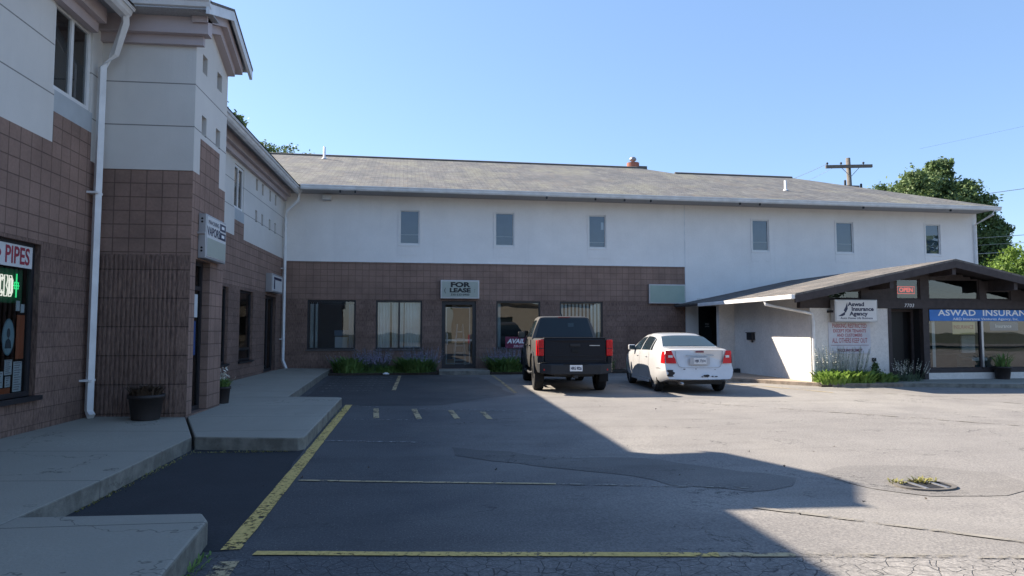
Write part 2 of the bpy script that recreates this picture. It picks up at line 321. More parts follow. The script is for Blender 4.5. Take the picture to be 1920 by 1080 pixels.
# ---------------------------------------------------------------- ground
def H(x, y):
    h = .010 * math.sin(.55 * x + .8) * math.sin(.41 * y + .3) + .004 * math.sin(1.3 * x + .9 * y)
    r = math.hypot((x - 4.85) / 1.35, (y - 6.35) / .85)
    if r < 1: h = h * r - .05 * (1 - r * r) ** 2
    return h
S('ground', MB().quad((-400, -400, -.3), (400, -400, -.3), (400, 400, -.3), (-400, 400, -.3)), 'ground')
xs = sorted(set([round(v, 3) for v in list(np.arange(-5.3, 16.1, .3)) + list(np.arange(3.3, 6.4, .08)) + list(np.arange(16, 46, 3.))]))
ys = sorted(set([round(v, 3) for v in list(np.arange(-24, 1, 2.)) + list(np.arange(1, 26, .3)) + list(np.arange(5.3, 7.4, .08)) + [29, 33]]))
m = MB(); m.v = [(x, y, H(x, y)) for y in ys for x in xs]; nx = len(xs)
m.f = [(j * nx + i, j * nx + i + 1, (j + 1) * nx + i + 1, (j + 1) * nx + i) for j in range(len(ys) - 1) for i in range(nx - 1)]
S('parking_lot', m, 'asphalt', smooth=True)
S('street', MB().quad((-80, -36, -.05), (80, -36, -.05), (80, -24.2, -.05), (-80, -24.2, -.05)), 'patch')

def sheet(poly, dz, step=.25, jag=.0, seed=1):
    """flat irregular sheet draped on the lot"""
    r = random.Random(seed); pts = []
    for i in range(len(poly)):
        a, b = Vector(poly[i]), Vector(poly[(i + 1) % len(poly)]); n = max(1, int((b - a).length / step))
        for k in range(n): p = a.lerp(b, k / n); pts.append((p.x + r.uniform(-jag, jag), p.y + r.uniform(-jag, jag)))
    bm = bmesh.new(); f = bm.faces.new([bm.verts.new((x, y, 0)) for x, y in pts]); bmesh.ops.triangulate(bm, faces=[f])
    for _ in range(2):
        e = [e for e in bm.edges if e.calc_length() > .5]
        if e: bmesh.ops.subdivide_edges(bm, edges=e, cuts=2); bmesh.ops.triangulate(bm, faces=bm.faces[:])
    m = MB(); bm.verts.index_update(); m.v = [(v.co.x, v.co.y, H(v.co.x, v.co.y) + dz) for v in bm.verts]; m.f = [tuple(v.index for v in f.verts) for f in bm.faces]; bm.free(); return m
def stripe(a, b, wd, mat, dz=.008, name='road_marking', jag=.004):
    a, b = Vector(a), Vector(b); d = (b - a); n = max(1, int(d.length / .25)); q = Vector((-d.y, d.x)).normalized() * wd / 2; m = MB(); r = random.Random(int(a.x * 91 + a.y * 37 + wd * 1000))
    for i in range(n + 1):
        p = a + d * i / n
        for s_ in (-1, 1): x, y = p + q * s_ * (1 + r.uniform(-jag, jag) / wd * 2); m.v.append((x, y, H(x, y) + dz))
    m.f = [(2 * i, 2 * i + 2, 2 * i + 3, 2 * i + 1) for i in range(n)]; return S(name, m, mat)
S('asphalt_patch', sheet([(-2.97, 4.9), (-1.36, 4.95), (-1.62, 9.0), (-2.99, 9.2)], .004, .4, .02, 3), 'fresh')
S('asphalt_patch', sheet([(.3, 9.0), (1.3, 8.2), (2.0, 8.0), (2.6, 7.9), (3.0, 7.3), (3.7, 6.75), (3.4, 6.3), (2.9, 6.15), (2.3, 6.5), (2.1, 7.0), (1.3, 7.5), (.3, 8.3)], .004, .25, .08, 4), 'patch')
S('asphalt_patch', sheet([(4.0, 6.9), (4.6, 7.2), (5.3, 7.1), (5.9, 6.7), (5.8, 6.1), (5.3, 5.85), (4.6, 5.9), (4.2, 6.3)], .0045, .2, .05, 6), 'patch2')
S('asphalt_patch', sheet([(-2.8, 14.6), (-1.9, 14.1), (.2, 14.0), (1.9, 16), (1.5, 22), (-.4, 23.2), (-3.2, 23.4)], .004, .5, .06, 5), asphalt('older_sealed_asphalt', .72))
stripe((-1.36, 4.95), (-1.67, 14.2), .13, 'yellow'); stripe((-1.18, 4.86), (1.9, 4.45), .085, 'yellow'); stripe((1.9, 4.45), (2.4, 4.384), .08, 'yellow2'); stripe((2.4, 4.384), (4.8, 4.07), .07, 'ghost'); stripe((-1.3, 4.7), (-1.28, 3.9), .14, 'yellow2')
stripe((-1.33, 7.16), (1.2, 6.66), .05, 'yellow2'); stripe((1.2, 6.66), (3.0, 6.3), .05, 'ghost'); stripe((-1.52, 9.64), (-.2, 9.36), .06, 'pwhite'); stripe((-1.6, 11.9), (-.2, 11.75), .06, 'pwhite')
stripe((-1.75, 14.1), (-1.0, 13.75), .05, 'pwhite'); stripe((-.4, 13.5), (2.2, 12.5), .06, 'pwhite')
for a, b in (((-1.08, 13.5), (-.95, 12.0)), ((-.35, 13.35), (-.22, 11.85)), ((.34, 13.05), (.43, 11.85)), ((.92, 12.75), (.98, 11.75))): stripe(a, b, .10, 'yellow2')
stripe((-1.08, 23.1), (-.96, 17.4), .10, 'yellow2'); stripe((2.0, 23.1), (1.98, 16.4), .09, 'yellow2'); stripe((4.95, 22.6), (5.1, 16.2), .09, 'pwhite'); stripe((8.2, 19.6), (9.6, 15.6), .09, 'yellow2')
for k in range(7): stripe((-3.2 + k * .07, 22.6 - k * .85), (-1.25, 22.2 - k * .8), .09, 'pwhite')
stripe((10.3, 16.2), (13.5, 10.2), .08, 'ghost'); stripe((12.6, 15.6), (16.4, 10.), .08, 'ghost'); stripe((4.9, 14.3), (9.5, 9.5), .08, 'ghost'); stripe((2.7, 5.6), (6.2, 3.0), .07, 'ghost')

# raised concrete
def slab(name, poly, zt, zb=-.2, mat='conc', bev=.012): return S(name, MB().prism(poly, zb, zt), mat, bevel=bev)
slab('sidewalk', [(-5.14, -6), (-2.95, -6), (-2.95, 4.2), (-2.93, 6.6), (-3.0, 9.08), (-3.76, 11.06), (-5.14, 11.06)], [.21, .17, .17, .17, .17, .18, .21])
slab('sidewalk', [(-2.94, -6), (-1.15, -6), (-1.38, 3.2), (-1.56, 5.1), (-1.66, 5.30), (-2.94, 5.34)], .172, bev=.018)
slab('sidewalk', [(-2.97, 9.1), (-1.66, 8.88), (-1.60, 9.0), (-1.79, 14.0), (-1.88, 14.1), (-5.14, 14.5), (-5.14, 12.74), (-3.74, 12.74), (-3.74, 11.1)], [.17, .165, .165, .17, .17, .21, .21, .19, .18], bev=.018)
slab('sidewalk', [(-5.14, 14.52), (-2.9, 14.27), (-3.42, 22.2), (-3.5, 24.56), (-5.14, 24.49)], [.21, .168, .17, .18, .21])
slab('footpath', [(-3.48, 23.45), (.2, 23.55), (.2, 24.6), (-3.48, 24.5)], .07, mat='soil', bev=.01)
slab('footpath', [(.22, 23.35), (1.95, 23.4), (1.95, 24.7), (.22, 24.65)], .14)
slab('footpath', [(1.97, 23.5), (7.0, 23.7), (7.0, 24.95), (1.97, 24.75)], .07, mat='soil', bev=.01)
slab('footpath', [(7.02, 20.6), (8.4, 19.6), (10.38, 18.9), (10.38, 22.2), (10.15, 25.0), (7.02, 24.9)], .10, mat='conc2')
slab('footpath', [(9.0, 19.3), (10.0, 17.9), (10.6, 17.2), (12.4, 16.9), (10.42, 18.0), (10.38, 18.88)], .098, mat='conc2')
slab('footpath', [(10.43, 17.93), (12.42, 16.92), (14.8, 16.25), (19.5, 16.0), (19.5, 18.25)], .12)

# drain in its dip
dr = root('storm_drain', (4.85, 6.35, -.05), label='round iron storm drain grate sunk in the sunlit asphalt', category='drain')
g = MB(); g.lathe([(.30, -.01), (.30, .012), (.25, .014), (.25, -.01)], (4.85, 6.35, -.032), 28, scale=(1, .72)); build('rim', g, 'roof_far', dr)
g = MB()
for k in range(-4, 5):
    x = k * .055; h = .25 * .70 * math.sqrt(max(0, 1 - (x / .25) ** 2)); g.box(4.85 + x - .012, 4.85 + x + .012, 6.35 - h, 6.35 + h, -.045, -.022)
build('grate', g, 'plastic', dr)
for x in (-.10, .12): build('bar', MB().box(4.85 + x - .018, 4.85 + x + .018, 6.35 - .165, 6.35 + .165, -.045, -.014), 'steel', dr)

# ---------------------------------------------------------------- left wing
LX = -5.14
LP = lambda u, z, d=0.: (LX + d, u, z)             # wall facing the lot
NP = lambda u, z, d=0.: (u, 11.07 - d, z)          # tower side facing the camera
TP = lambda u, z, d=0.: (-3.75 + d, u, z)          # tower front
lw = root('shop_wing', (LX, 10, 0), label='two storey shop wing with brown block base and grey stucco on the left', category='building')
W0 = (6.6, 9.60, .66, 2.63); UW = (9.72, 10.74, 4.78, 6.02)
def zone_near(u, z):
    if inr(u, z, W0) or inr(u, z, UW): return None
    if inr(u, z, (9.76, 10.80, 4.48, 4.78)): return 'apron'
    if z < 2.68: return 'split_y'
    if z < 4.05 or inr(u, z, (9.76, 10.80, 4.05, 4.5)): return 'block_y'
    return 'stucco_l'
def put(parts, parent, names):
    for k, mb in parts.items(): build(names.get(k, 'wall'), mb, k, parent)
NM = dict(split_y='split_block_wall', block_y='block_wall', stucco_l='stucco_wall', apron='panel', split_x='split_block_wall', block_x='block_wall', rib='ribbed_block_wall')
put(facade(LP, [-8.9, 6.6, 9.6, 9.72, 9.76, 10.74, 10.80, 11.07], [.0, .66, 2.63, 2.68, 4.05, 4.48, 4.5, 4.78, 6.02, 6.15], zone_near), lw, NM)
HOLES = [(u, u + .22, z, z + .34) for z in (4.66, 5.58) for u in (20.35, 21.05, 22.0, 22.75)]
W1 = (16.55, 17.95, .67, 2.60); W2 = (18.98, 20.35, .67, 2.60); D1 = (21.75, 23.2, .21, 2.60); W3 = (18.22, 19.12, 4.70, 5.86)
def zone_far(u, z):
    for h in HOLES + [W1, W2, D1, W3]:
        if inr(u, z, h): return None
    if inr(u, z, (18.3, 19.2, 4.40, 4.70)): return 'apron'
    if z < 2.68: return 'split_y'
    if z < 3.97 or inr(u, z, (18.3, 19.2, 3.9, 4.42)): return 'block_y'
    return 'stucco_l'
us = [12.72, 24.55] + [x for h in HOLES + [W1, W2, D1, W3, (18.3, 19.2)] for x in h[:2]]; zs = [0, 2.68, 3.97, 4.40, 4.42, 6.15] + [x for h in HOLES + [W1, W2, D1, W3] for x in h[2:]]
put(facade(LP, us, zs, zone_far), lw, NM)
# tower: camera side
g = MB().quad(NP(LX, 0), NP(-3.75, 0), NP(-3.75, 2.68), NP(LX, 2.68))
k = LX + .03
while k < -3.86: g.box(k, k + .036, 11.07 - .022, 11.069, .0, 2.66); k += .066
build('ribbed_block_wall', g, 'rib', lw)
build('block_wall', MB().quad(NP(LX, 2.68), NP(-3.75, 2.68), NP(-3.75, 4.0), NP(LX, 4.0)), 'block_x', lw)
build('stucco_wall', MB().box(LX, -3.745, 11.055, 11.07, 4.0, 6.2), 'stucco_l', lw)
TD = (11.30, 12.02, .2, 2.64); TH = [(11.37, 11.60, 5.70, 6.0), (12.12, 12.38, 5.70, 6.0), (11.40, 11.63, 4.68, 5.0), (12.12, 12.36, 4.68, 5.0)]
def zone_t(u, z):
    for h in TH + [TD]:
        if inr(u, z, h): return None
    if z < 4.0 or inr(u, z, (11.36, 12.36, 4.0, 4.60)): return 'block_y'
    return 'stucco_l'
put(facade(TP, [11.07, 12.72, 11.36, 12.36] + [x for h in TH + [TD] for x in h[:2]], [0, 4.0, 4.6, 6.2] + [x for h in TH + [TD] for x in h[2:]], zone_t, .14), lw, NM)
build('stucco_wall', MB().quad((-3.75, 12.72, 0), (LX, 12.72, 0), (LX, 12.72, 6.4), (-3.75, 12.72, 6.4)), 'stucco_l', lw)
build('gable_wall', MB().prism([(0, 0)] * 0 or [(-3.75, 10.9)] * 0 or [(LX, 11.07), (-3.751, 11.07), (-3.751, 12.72), (LX, 12.72)], 6.1, 6.36), 'stucco_l', lw)
build('gable_wall', MB().add([(-3.75, 11.07, 6.2), (-3.75, 12.72, 6.2), (-3.75, 12.72, 6.45), (-3.75, 11.8, 6.86), (-3.75, 11.07, 6.5)], [(0, 1, 2, 3, 4)]), 'stucco_l', lw)
# recess backs (dark) for the small square openings
for h in HOLES: build('vent', MB().box(LX - .13, LX - .10, h[0], h[1], h[2], h[3]), 'void', lw)
for h in TH: build('vent', MB().box(-3.75 - .15, -3.75 - .12, h[0], h[1], h[2], h[3]), 'void', lw)
# mauve stepped bands, soffit, gutter (near, far), with y ranges
def eaves(y0, y1):
    build('trim_band', MB().box(LX + .001, LX + .11, y0, y1, 5.97, 6.12), 'pink', lw)
    build('trim_band', MB().box(LX + .001, LX + .22, y0, y1, 6.12, 6.343), 'pink', lw)
    build('soffit', MB().box(LX + .001, LX + .49, y0, y1, 6.345, 6.362), 'soffit', lw)
    gm = MB(); n = [(.43, 6.22), (.53, 6.22), (.57, 6.26), (.59, 6.32), (.62, 6.32), (.62, 6.355), (.43, 6.355)]
    gm.add([(LX + a, y, z) for y in (y0, y1) for a, z in n], [tuple(range(7)), tuple(range(7, 14))[::-1]] + [(i, (i + 1) % 7, 7 + (i + 1) % 7, 7 + i) for i in range(7)])
    build('gutter', gm, 'gutter', lw); build('gutter_lip', MB().box(LX + .617, LX + .63, y0, y1, 6.345, 6.365), 'white_metal', lw)
eaves(-9, 10.66); eaves(12.95, 24.1)
build('trim_band', MB().box(LX, -3.62, 10.97, 11.054, 5.98, 6.12), 'pink', lw); build('trim_band', MB().box(LX, -3.52, 10.86, 11.054, 6.12, 6.38), 'pink', lw)
build('soffit', MB().box(LX, -3.42, 10.58, 11.054, 6.38, 6.40), 'soffit', lw)
gm = MB(); n = [(10.62, 6.40), (10.56, 6.42), (10.53, 6.48), (10.50, 6.50), (10.50, 6.545), (10.62, 6.545)]
gm.add([(x, y, z) for x in (-4.8, -3.40) for y, z in n], [tuple(range(6)), tuple(range(6, 12))[::-1]] + [(i, (i + 1) % 6, 6 + (i + 1) % 6, 6 + i) for i in range(6)]); build('gutter', gm, 'gutter', lw)
PK = (11.82, 6.97); EN = (10.56, 6.50); EF = (13.06, 6.40)
def rake(x0, x1, top, thick, nm, mat, e=1.0):
    m = MB()
    for (ya, za), (yb, zb) in ((EN, PK), (PK, EF)):
        c = lambda y, z: (PK[0] + (y - PK[0]) * e, z)
        (ya, za), (yb, zb) = ((PK[0] + (ya - PK[0]) * e, PK[1] + (za - PK[1]) * e), (PK[0] + (yb - PK[0]) * e, PK[1] + (zb - PK[1]) * e))
        m.add([(x, y, z) for x in (x0, x1) for y, z in ((ya, za - top), (yb, zb - top), (yb, zb - top - thick), (ya, za - top - thick))], [(0, 1, 2, 3), (7, 6, 5, 4), (0, 4, 5, 1), (1, 5, 6, 2), (2, 6, 7, 3), (3, 7, 4, 0)])
    build(nm, m, mat, lw)
rake(-6.6, -3.40, -.012, .04, 'tower_roof', 'shingle_a'); rake(-3.46, -3.41, .03, .16, 'rake_board', 'gutter'); rake(-3.9, -3.465, .035, .02, 'soffit', 'soffit')
rake(-3.75, -3.52, .14, .17, 'trim_band', 'pink', .80); rake(-3.75, -3.62, .31, .14, 'trim_band', 'pink', .70)
# main roof of wing (slopes away from the lot)
for y0, y1 in ((-9, 10.6), (13.0, 27.5)):
    build('roof', MB().add([(LX + .65, y0, 6.385), (LX + .65, y1, 6.385), (-12.5, y1, 9.0), (-12.5, y0, 9.0), (-20, y0, 6.3), (-20, y1, 6.3)], [(0, 1, 2, 3), (3, 2, 5, 4)]), 'shingle', lw)
build('roof', MB().quad((-5.2, 10.6, 6.60), (-5.2, 13.0, 6.60), (-12.5, 13.0, 9.0), (-12.5, 10.6, 9.0)).quad((-12.5, 10.6, 9.0), (-12.5, 13.0, 9.0), (-20, 13.0, 6.3), (-20, 10.6, 6.3)), 'shingle', lw)
build('back_wall', MB().box(-19.5, -19.3, -9, 27, 0, 6.3), 'stucco_l', lw); build('end_wall', MB().box(-19.3, LX - .01, -9, -8.9, 0, 6.3), 'stucco_l', lw)
build('interior', MB().quad((LX - 3, 1.6, 0), (LX - 3, 24, 0), (LX - 3, 24, 3), (LX - 3, 1.6, 3)).quad((LX - 3, 1.6, 2.95), (LX - 3, 24, 2.95), (LX - .13, 24, 2.95), (LX - .13, 1.6, 2.95)).quad((LX - 3, 1.6, .2), (LX - .13, 1.6, .2), (LX - .13, 24, .2), (LX - 3, 24, .2)).quad((LX - 3, 24, 0), (LX - .13, 24, 0), (LX - .13, 24, 3), (LX - 3, 24, 3)).quad((LX - 3, 1.6, 0), (LX - .13, 1.6, 0), (LX - .13, 1.6, 3), (LX - 3, 1.6, 3)), 'room', lw)
build('interior', MB().quad((LX - 2, 9.0, 4.0), (LX - 2, 24, 4.0), (LX - 2, 24, 6.2), (LX - 2, 9.0, 6.2)).quad((LX - 2, 11.0, 4.0), (LX - .1, 11.0, 4.0), (LX - .1, 11.0, 6.2), (LX - 2, 11.0, 6.2)).quad((LX - 2, 24, 4.0), (LX - .1, 24, 4.0), (LX - .1, 24, 6.2), (LX - 2, 24, 6.2)), 'void', lw)
build('interior', MB().quad((-4.9, 11.1, 0.2), (-4.9, 12.7, .2), (-4.9, 12.7, 3.), (-4.9, 11.1, 3.)), 'void', lw)
window(LP, lw, W0, -.07, .06, 'frame_d', 'glass'); window(LP, lw, UW, -.03, .07, 'frame_w', 'glass_up', ((UW[0] + UW[1]) / 2,))
build('window_sill', MB().box(LX - .1, LX + .06, 6.6, 9.68, .60, .66), 'frame_d', lw)
window(LP, lw, W1, -.07, .06, 'frame_d', 'glass_d'); window(LP, lw, W2, -.07, .06, 'frame_d', 'glass_d', (), (1.0,)); window(LP, lw, W3, -.03, .07, 'frame_w', 'glass_up', (18.67,))
for W_ in (W1, W2): build('window_sill', MB().box(LX - .1, LX + .05, W_[0] - .05, W_[1] + .05, W_[2] - .05, W_[2]), 'frame_d', lw)
build('blind', MB().box(LX - .26, LX - .24, 19.15, 19.75, .75, 2.35), 'curtain', lw)
d = window(LP, lw, D1, -.10, .09, 'frame_d', 'glass_d', (22.5,), (), 'door'); build('curtain', MB().box(LX - .30, LX - .28, 22.6, 22.85, .4, 2.45), 'curtain', lw)
d = window(TP, lw, TD, -.12, .07, 'frame_d', 'glass_d', (), (2.2,), 'door'); build('handle', MB().tube([TP(11.42, 1.0, -.07), TP(11.42, 1.35, -.07)], .012, 6), 'alum', d)
build('notice', MB().box(-3.89, -3.886, 11.62, 11.86, 1.72, 2.1), 'papers', d); build('notice', MB().box(-3.89, -3.886, 11.5, 11.8, 1.1, 1.66), simple('dark_blue_notice', (.01, .05, .18), .6), d)
# downspouts
def downspout(pts, r, parent, mat, straps=()):
    o = build('downspout', MB().tube(pts, r, 4), mat, parent)
    for s_ in straps: build('strap', s_, mat, o)
st = [MB().box(LX + .0, LX + .14, 10.72, 10.92, z, z + .03) for z in (3.55, .75)]
downspout([(-4.62, 10.58, 6.34), (-4.66, 10.68, 6.15), (-4.86, 10.82, 5.72), (-5.03, 10.83, 5.5), (-5.04, 10.83, .32), (-4.98, 10.78, .24)], .062, lw, 'white_metal', st)
downspout([(-4.62, 24.0, 6.24), (-4.64, 24.0, 5.98), (-5.0, 23.95, 5.6), (-5.04, 23.93, 5.3), (-5.04, 23.93, .5), (-4.9, 23.8, .22)], .058, lw, 'white_metal', [MB().box(LX, LX + .14, 23.84, 24.02, z, z + .03) for z in (3.6, 1.2)])

# things on the left wing
t = root('box_sign', (-3.6, 12.1, 2.65), label='white lightbox sign above the tower door with dark squares at its end', category='sign')
build('cabinet', MB().box(-3.748, -3.625, 11.37, 12.42, 2.66, 3.38), 'alum', t, bevel=.01)
build('sign_face', MB().box(-3.624, -3.618, 11.40, 12.39, 2.70, 3.35), 'sign_w', t); build('lower_panel', MB().box(-3.6175, -3.614, 11.42, 12.37, 2.71, 3.00), 'sign_c', t)
SP = lambda u, z, d=0.: (-3.616 + d, u, z)
m = MB(); put_text(m, 'VAPORS', .20, SP, 11.73, 3.11, .002, wx=.9, bold=.003); build('lettering', m, 'navy', t); m = MB(); put_text(m, 'MAHONING', .10, SP, 11.72, 3.26, .002); build('small_lettering', m, 'navy', t)
for z in (3.20, 3.05): q = build('dark_square', MB().box(-3.6175, -3.613, 12.06, 12.36, z, z + .12), 'navy', t); build('mark', MB().box(-3.6125, -3.611, 12.13, 12.28, z + .035, z + .085), 'white', q)
for z in (2.78, 2.83, 3.25, 3.30): build('end_hole', MB().lathe([(.0, .0), (.018, .0), (.018, .004)], (-3.69, 11.366, z), 10, 'y'), 'black', t)
build('bracket', MB().box(-3.76, -3.64, 11.33, 11.369, 3.05, 3.08), 'alum', t)
t = root('box_sign', (-5.0, 22.5, 2.7), label='small grey framed lightbox sign above the far door of the wing', category='sign')
build('cabinet', MB().box(LX + .002, LX + .20, 21.75, 23.2, 2.70, 3.28), 'alum', t, bevel=.01)
build('sign_face', MB().box(LX + .201, LX + .207, 21.80, 23.15, 2.75, 3.23), 'sign_w', t); build('dark_frame', MB().box(LX + .208, LX + .211, 21.95, 23.0, 3.10, 3.18), 'navy', t); build('dark_frame', MB().box(LX + .208, LX + .211, 21.95, 22.1, 2.8, 3.09), 'navy', t)
# shop window contents: z along glass, facing +X
GP = lambda u, z, d=0.: (LX - .085 + d, u, z)
t = root('window_banner', (LX - .05, 8.5, 2.3), label='white window banner reading PIPES in red capitals', category='banner')
build('sheet', MB().box(LX - .066, LX - .060, 6.7, 9.53, 2.30, 2.58), 'sign_w', t); m = MB(); put_text(m, 'S \u2022 PIPES', .30, GP, 9.05, 2.435, .028, wx=.78, bold=.006); build('lettering', m, 'red', t)
t = root('neon_sign', (LX - .15, 8.8, 2.0), label='white and green lit CBD sign in the shop window', category='neon sign')
def neon(strokes, pos, r, mat, parent, nm):
    m = MB()
    for s_ in strokes: m.tube([pos(*p) for p in s_], r, 6)
    build(nm, m, mat, parent)
NPo = lambda u, z: (LX - .12, u, z)
def strokeC(u, z, w, h): return [(u + w, z + h * .8), (u + w * .7, z + h), (u + w * .3, z + h), (u, z + h * .8), (u, z + h * .2), (u + w * .3, z), (u + w * .7, z), (u + w, z + h * .2)]
def strokeD(u, z, w, h): return [(u, z), (u, z + h), (u + w * .6, z + h), (u + w, z + h * .8), (u + w, z + h * .2), (u + w * .6, z), (u, z)]
def strokeB(u, z, w, h): return [(u, z), (u, z + h), (u + w * .8, z + h), (u + w * .9, z + h * .75), (u + w * .6, z + h * .5), (u + w, z + h * .3), (u + w * .8, z), (u, z)]
neon([f(u, 1.93, .075, .26) for f, u in ((strokeC, 8.975), (strokeB, 9.07), (strokeD, 9.165))] + [f(u + .02, 1.965, .036, .19) for f, u in ((strokeC, 8.975), (strokeD, 9.165))], NPo, .007, 'neon_w', t, 'letter_tube')
neon([[(9.32, 1.92), (9.32, 2.22)], [(9.265, 2.07), (9.375, 2.07)], [(9.28, 2.11), (9.36, 2.11), (9.36, 2.03), (9.28, 2.03), (9.28, 2.11)]], NPo, .008, 'neon_g', t, 'cross_tube')
build('backing', MB().box(LX - .16, LX - .15, 8.6, 9.5, 1.85, 2.28), simple('green_glow_panel', (.02, .12, .06), .4), t)
def poster(u0, u1, z0, z1, mat, label, cat='poster', lines=0):
    o = root(cat, (LX - .1, (u0 + u1) / 2, z0), label=label, category=cat); build('sheet', MB().box(LX - .106, LX - .102, u0, u1, z0, z1), mat, o)
    if lines:
        m = MB()
        for k in range(lines):
            z = z1 - (k + .8) * (z1 - z0) / (lines + .6); m.box(LX - .1018, LX - .1008, u0 + .02, u1 - .02 - (k % 3) * .02, z, z + .010)
        build('printed_line', m, 'steel', o)
poster(9.33, 9.50, 1.14, 1.70, 'orange', 'tall orange sheet in the shop window beside the oval portrait')
poster(9.30, 9.38, 1.75, 1.88, 'papers', 'small white card at upper left above the orange sheet'); poster(9.40, 9.48, 1.73, 1.84, 'papers', 'small white card directly above right edge of the orange sheet')
poster(9.12, 9.27, .95, 1.14, 'papers', 'white printed notice directly under the oval portrait', 'notice', 7); poster(9.30, 9.48, .53 + .2, 1.11, 'papers', 'tall white notice under the orange sheet', 'notice', 12)
poster(9.14, 9.25, .80, .93, 'papers', 'small white notice low between two larger sheets', 'notice', 4); poster(8.90, 9.10, .80, 1.0, 'papers', 'white notice at the left edge of the photo in shop window', 'notice', 5)
poster(9.05, 9.25, .67, .79, 'orange', 'low brown orange card in bottom of the shop window')
t = root('oval_picture', (LX - .1, 9.15, 1.2), label='pale blue oval portrait picture hanging in shop window', category='picture')
def oval(u, z, a, b, x, k=28): return MB().add([(x, u + a * math.cos(2 * math.pi * i / k), z + b * math.sin(2 * math.pi * i / k)) for i in range(k)], [tuple(range(k))])
build('plaque', oval(9.17, 1.42, .125, .23, LX - .104), simple('oval_blue', (.16, .28, .33), .6), t); build('ring', oval(9.17, 1.42, .11, .212, LX - .102), simple('oval_pale', (.28, .40, .44), .6), t)
m = oval(9.17, 1.47, .035, .06, LX - .1005); m.add([(LX - .1005, 9.17 + a, z) for a, z in ((-.07, 1.28), (.07, 1.28), (.05, 1.37), (0, 1.41), (-.05, 1.37))], [(0, 1, 2, 3, 4)]); build('silhouette', m, simple('oval_dark', (.05, .08, .10), .6), t)

# ---------------------------------------------------------------- rear building (local frame: u along facade, v into building)
TH2 = math.atan(.042)
rb = root('rear_building', (-5.14, 24.5, 0), TH2, False, label='long white stucco two storey building with brown block ground floor behind the lot', category='building')
RP = lambda u, z, d=0.: (u, -d, z)
U2 = [(3.93, 4.64), (7.39, 8.10), (10.93, 11.61), (17.51, 18.22), (21.10, 21.86), (25.10, 25.78)]
U2 = [(a, b, 4.60, 5.84) for a, b in U2]
G = [(.78, 2.43, .84, 2.58), (3.13, 4.76, .84, 2.58), (7.44, 9.08, .84, 2.58), (9.81, 11.46, .84, 2.58)]; RD = (5.46, 6.70, .15, 2.57); SD = (15.24, 16.28, .10, 2.44)
def zr(u, z):
    for h in U2 + G + [RD, SD]:
        if inr(u, z, h): return None
    if u < 14.73: return 'plain2' if z < 2.62 else 'brick2' if z < 3.93 else 'stucco_r'
    return 'stucco_r'
put(facade(RP, [0, 14.73, 27.5] + [x for h in U2 + G + [RD, SD] for x in h[:2]], [0, 2.62, 3.93, 6.34] + [x for h in U2 + G + [RD, SD] for x in h[2:]], zr, .10), rb, dict(plain2='lower_block_wall', brick2='block_wall', stucco_r='stucco_wall'))
build('side_wall', MB().quad((27.5, 0, 0), (27.5, 10.5, 0), (27.5, 10.5, 6.42), (27.5, 0, 6.42)), 'stucco_r', rb)
build('flashing', MB().box(0, 14.73, -.03, -.002, 3.93, 3.955), 'white_metal', rb); build('expansion_joint', MB().box(14.72, 14.75, -.012, -.001, .1, 6.4), 'gutter', rb)
for i, h in enumerate(U2):
    tr = (h[2] + .36,) if i in (0, 1, 3, 4, 5) else (h[2] + .22,)
    f = window(RP, rb, h, -.02, .045, 'frame_w', 'glass_up')
    build('trim', frame_mb(RP, h[0] - .05, h[1] + .05, h[2] - .06, h[3] + .05, .022, .05, .02), 'stucco_r', f)
    b = MB(); b.box(h[0], h[1], .09, .10, h[2], h[3]); build('blind', b, 'blind', f)
    for z in tr: build('blind_rail', MB().box(h[0] + .03, h[1] - .03, .075, .088, z - .012, z + .012), 'frame_w', f)
    if i == 2: build('notice', MB().box(h[1] - .18, h[1] - .08, .055, .06, 5.3, 5.58), 'white', f)
    build('sill_apron', MB().box(h[0] - .05, h[1] + .05, -.010, -.002, h[2] - .40, h[2] - .062), 'stucco_r', f)
for i, h in enumerate(G):
    f = window(RP, rb, h, -.04, .06, 'frame_d', 'glass', tuple([(h[0] + h[1]) / 2] if i == 1 else ()))
    build('sill', MB().box(h[0] - .05, h[1] + .05, -.04, .06, h[2] - .05, h[2] - .001), 'sill', f)
# room shells behind the ground floor
build('interior', MB().quad((.2, 3.2, 0), (14, 3.2, 0), (14, 3.2, 2.9), (.2, 3.2, 2.9)).quad((.2, .12, 2.85), (14, .12, 2.85), (14, 3.2, 2.85), (.2, 3.2, 2.85)).quad((.2, .12, .1), (14, .12, .1), (14, 3.2, .1), (.2, 3.2, .1)).quad((.2, .12, 0), (.2, 3.2, 0), (.2, 3.2, 2.9), (.2, .12, 2.9)).quad((14, .12, 0), (14, 3.2, 0), (14, 3.2, 2.9), (14, .12, 2.9)), 'room', rb)
def drape(u0, u1, z0, z1, v, n, mat='curtain', amp=.025):
    m = MB(); k = n * 6
    for i in range(k + 1):
        u = u0 + (u1 - u0) * i / k; vv = v + amp * math.sin(i * math.pi / 3); m.v += [(u, vv, z0), (u, vv, z1)]
    m.f = [(2 * i, 2 * i + 2, 2 * i + 3, 2 * i + 1) for i in range(k)]; return build('curtain', m, mat, rb, True)
drape(.86, .98, .9, 2.5, .16, 2); drape(1.04, 1.12, .9, 2.5, .16, 1); drape(2.18, 2.36, .9, 2.5, .18, 2, 'blind'); build('curtain_rail', MB().box(.84, 2.38, .14, .17, 2.44, 2.5), 'frame_d', rb)
drape(3.20, 3.62, .9, 2.5, .16, 4); drape(3.70, 4.10, .9, 2.5, .16, 4); drape(4.14, 4.70, .9, 2.5, .16, 5)
drape(7.50, 7.62, .9, 2.5, .18, 1); 
for k in range(11): build('blind_slat', MB().box(9.9 + k * .14, 9.98 + k * .14, .15, .16, .95, 2.5), 'curtain', rb)
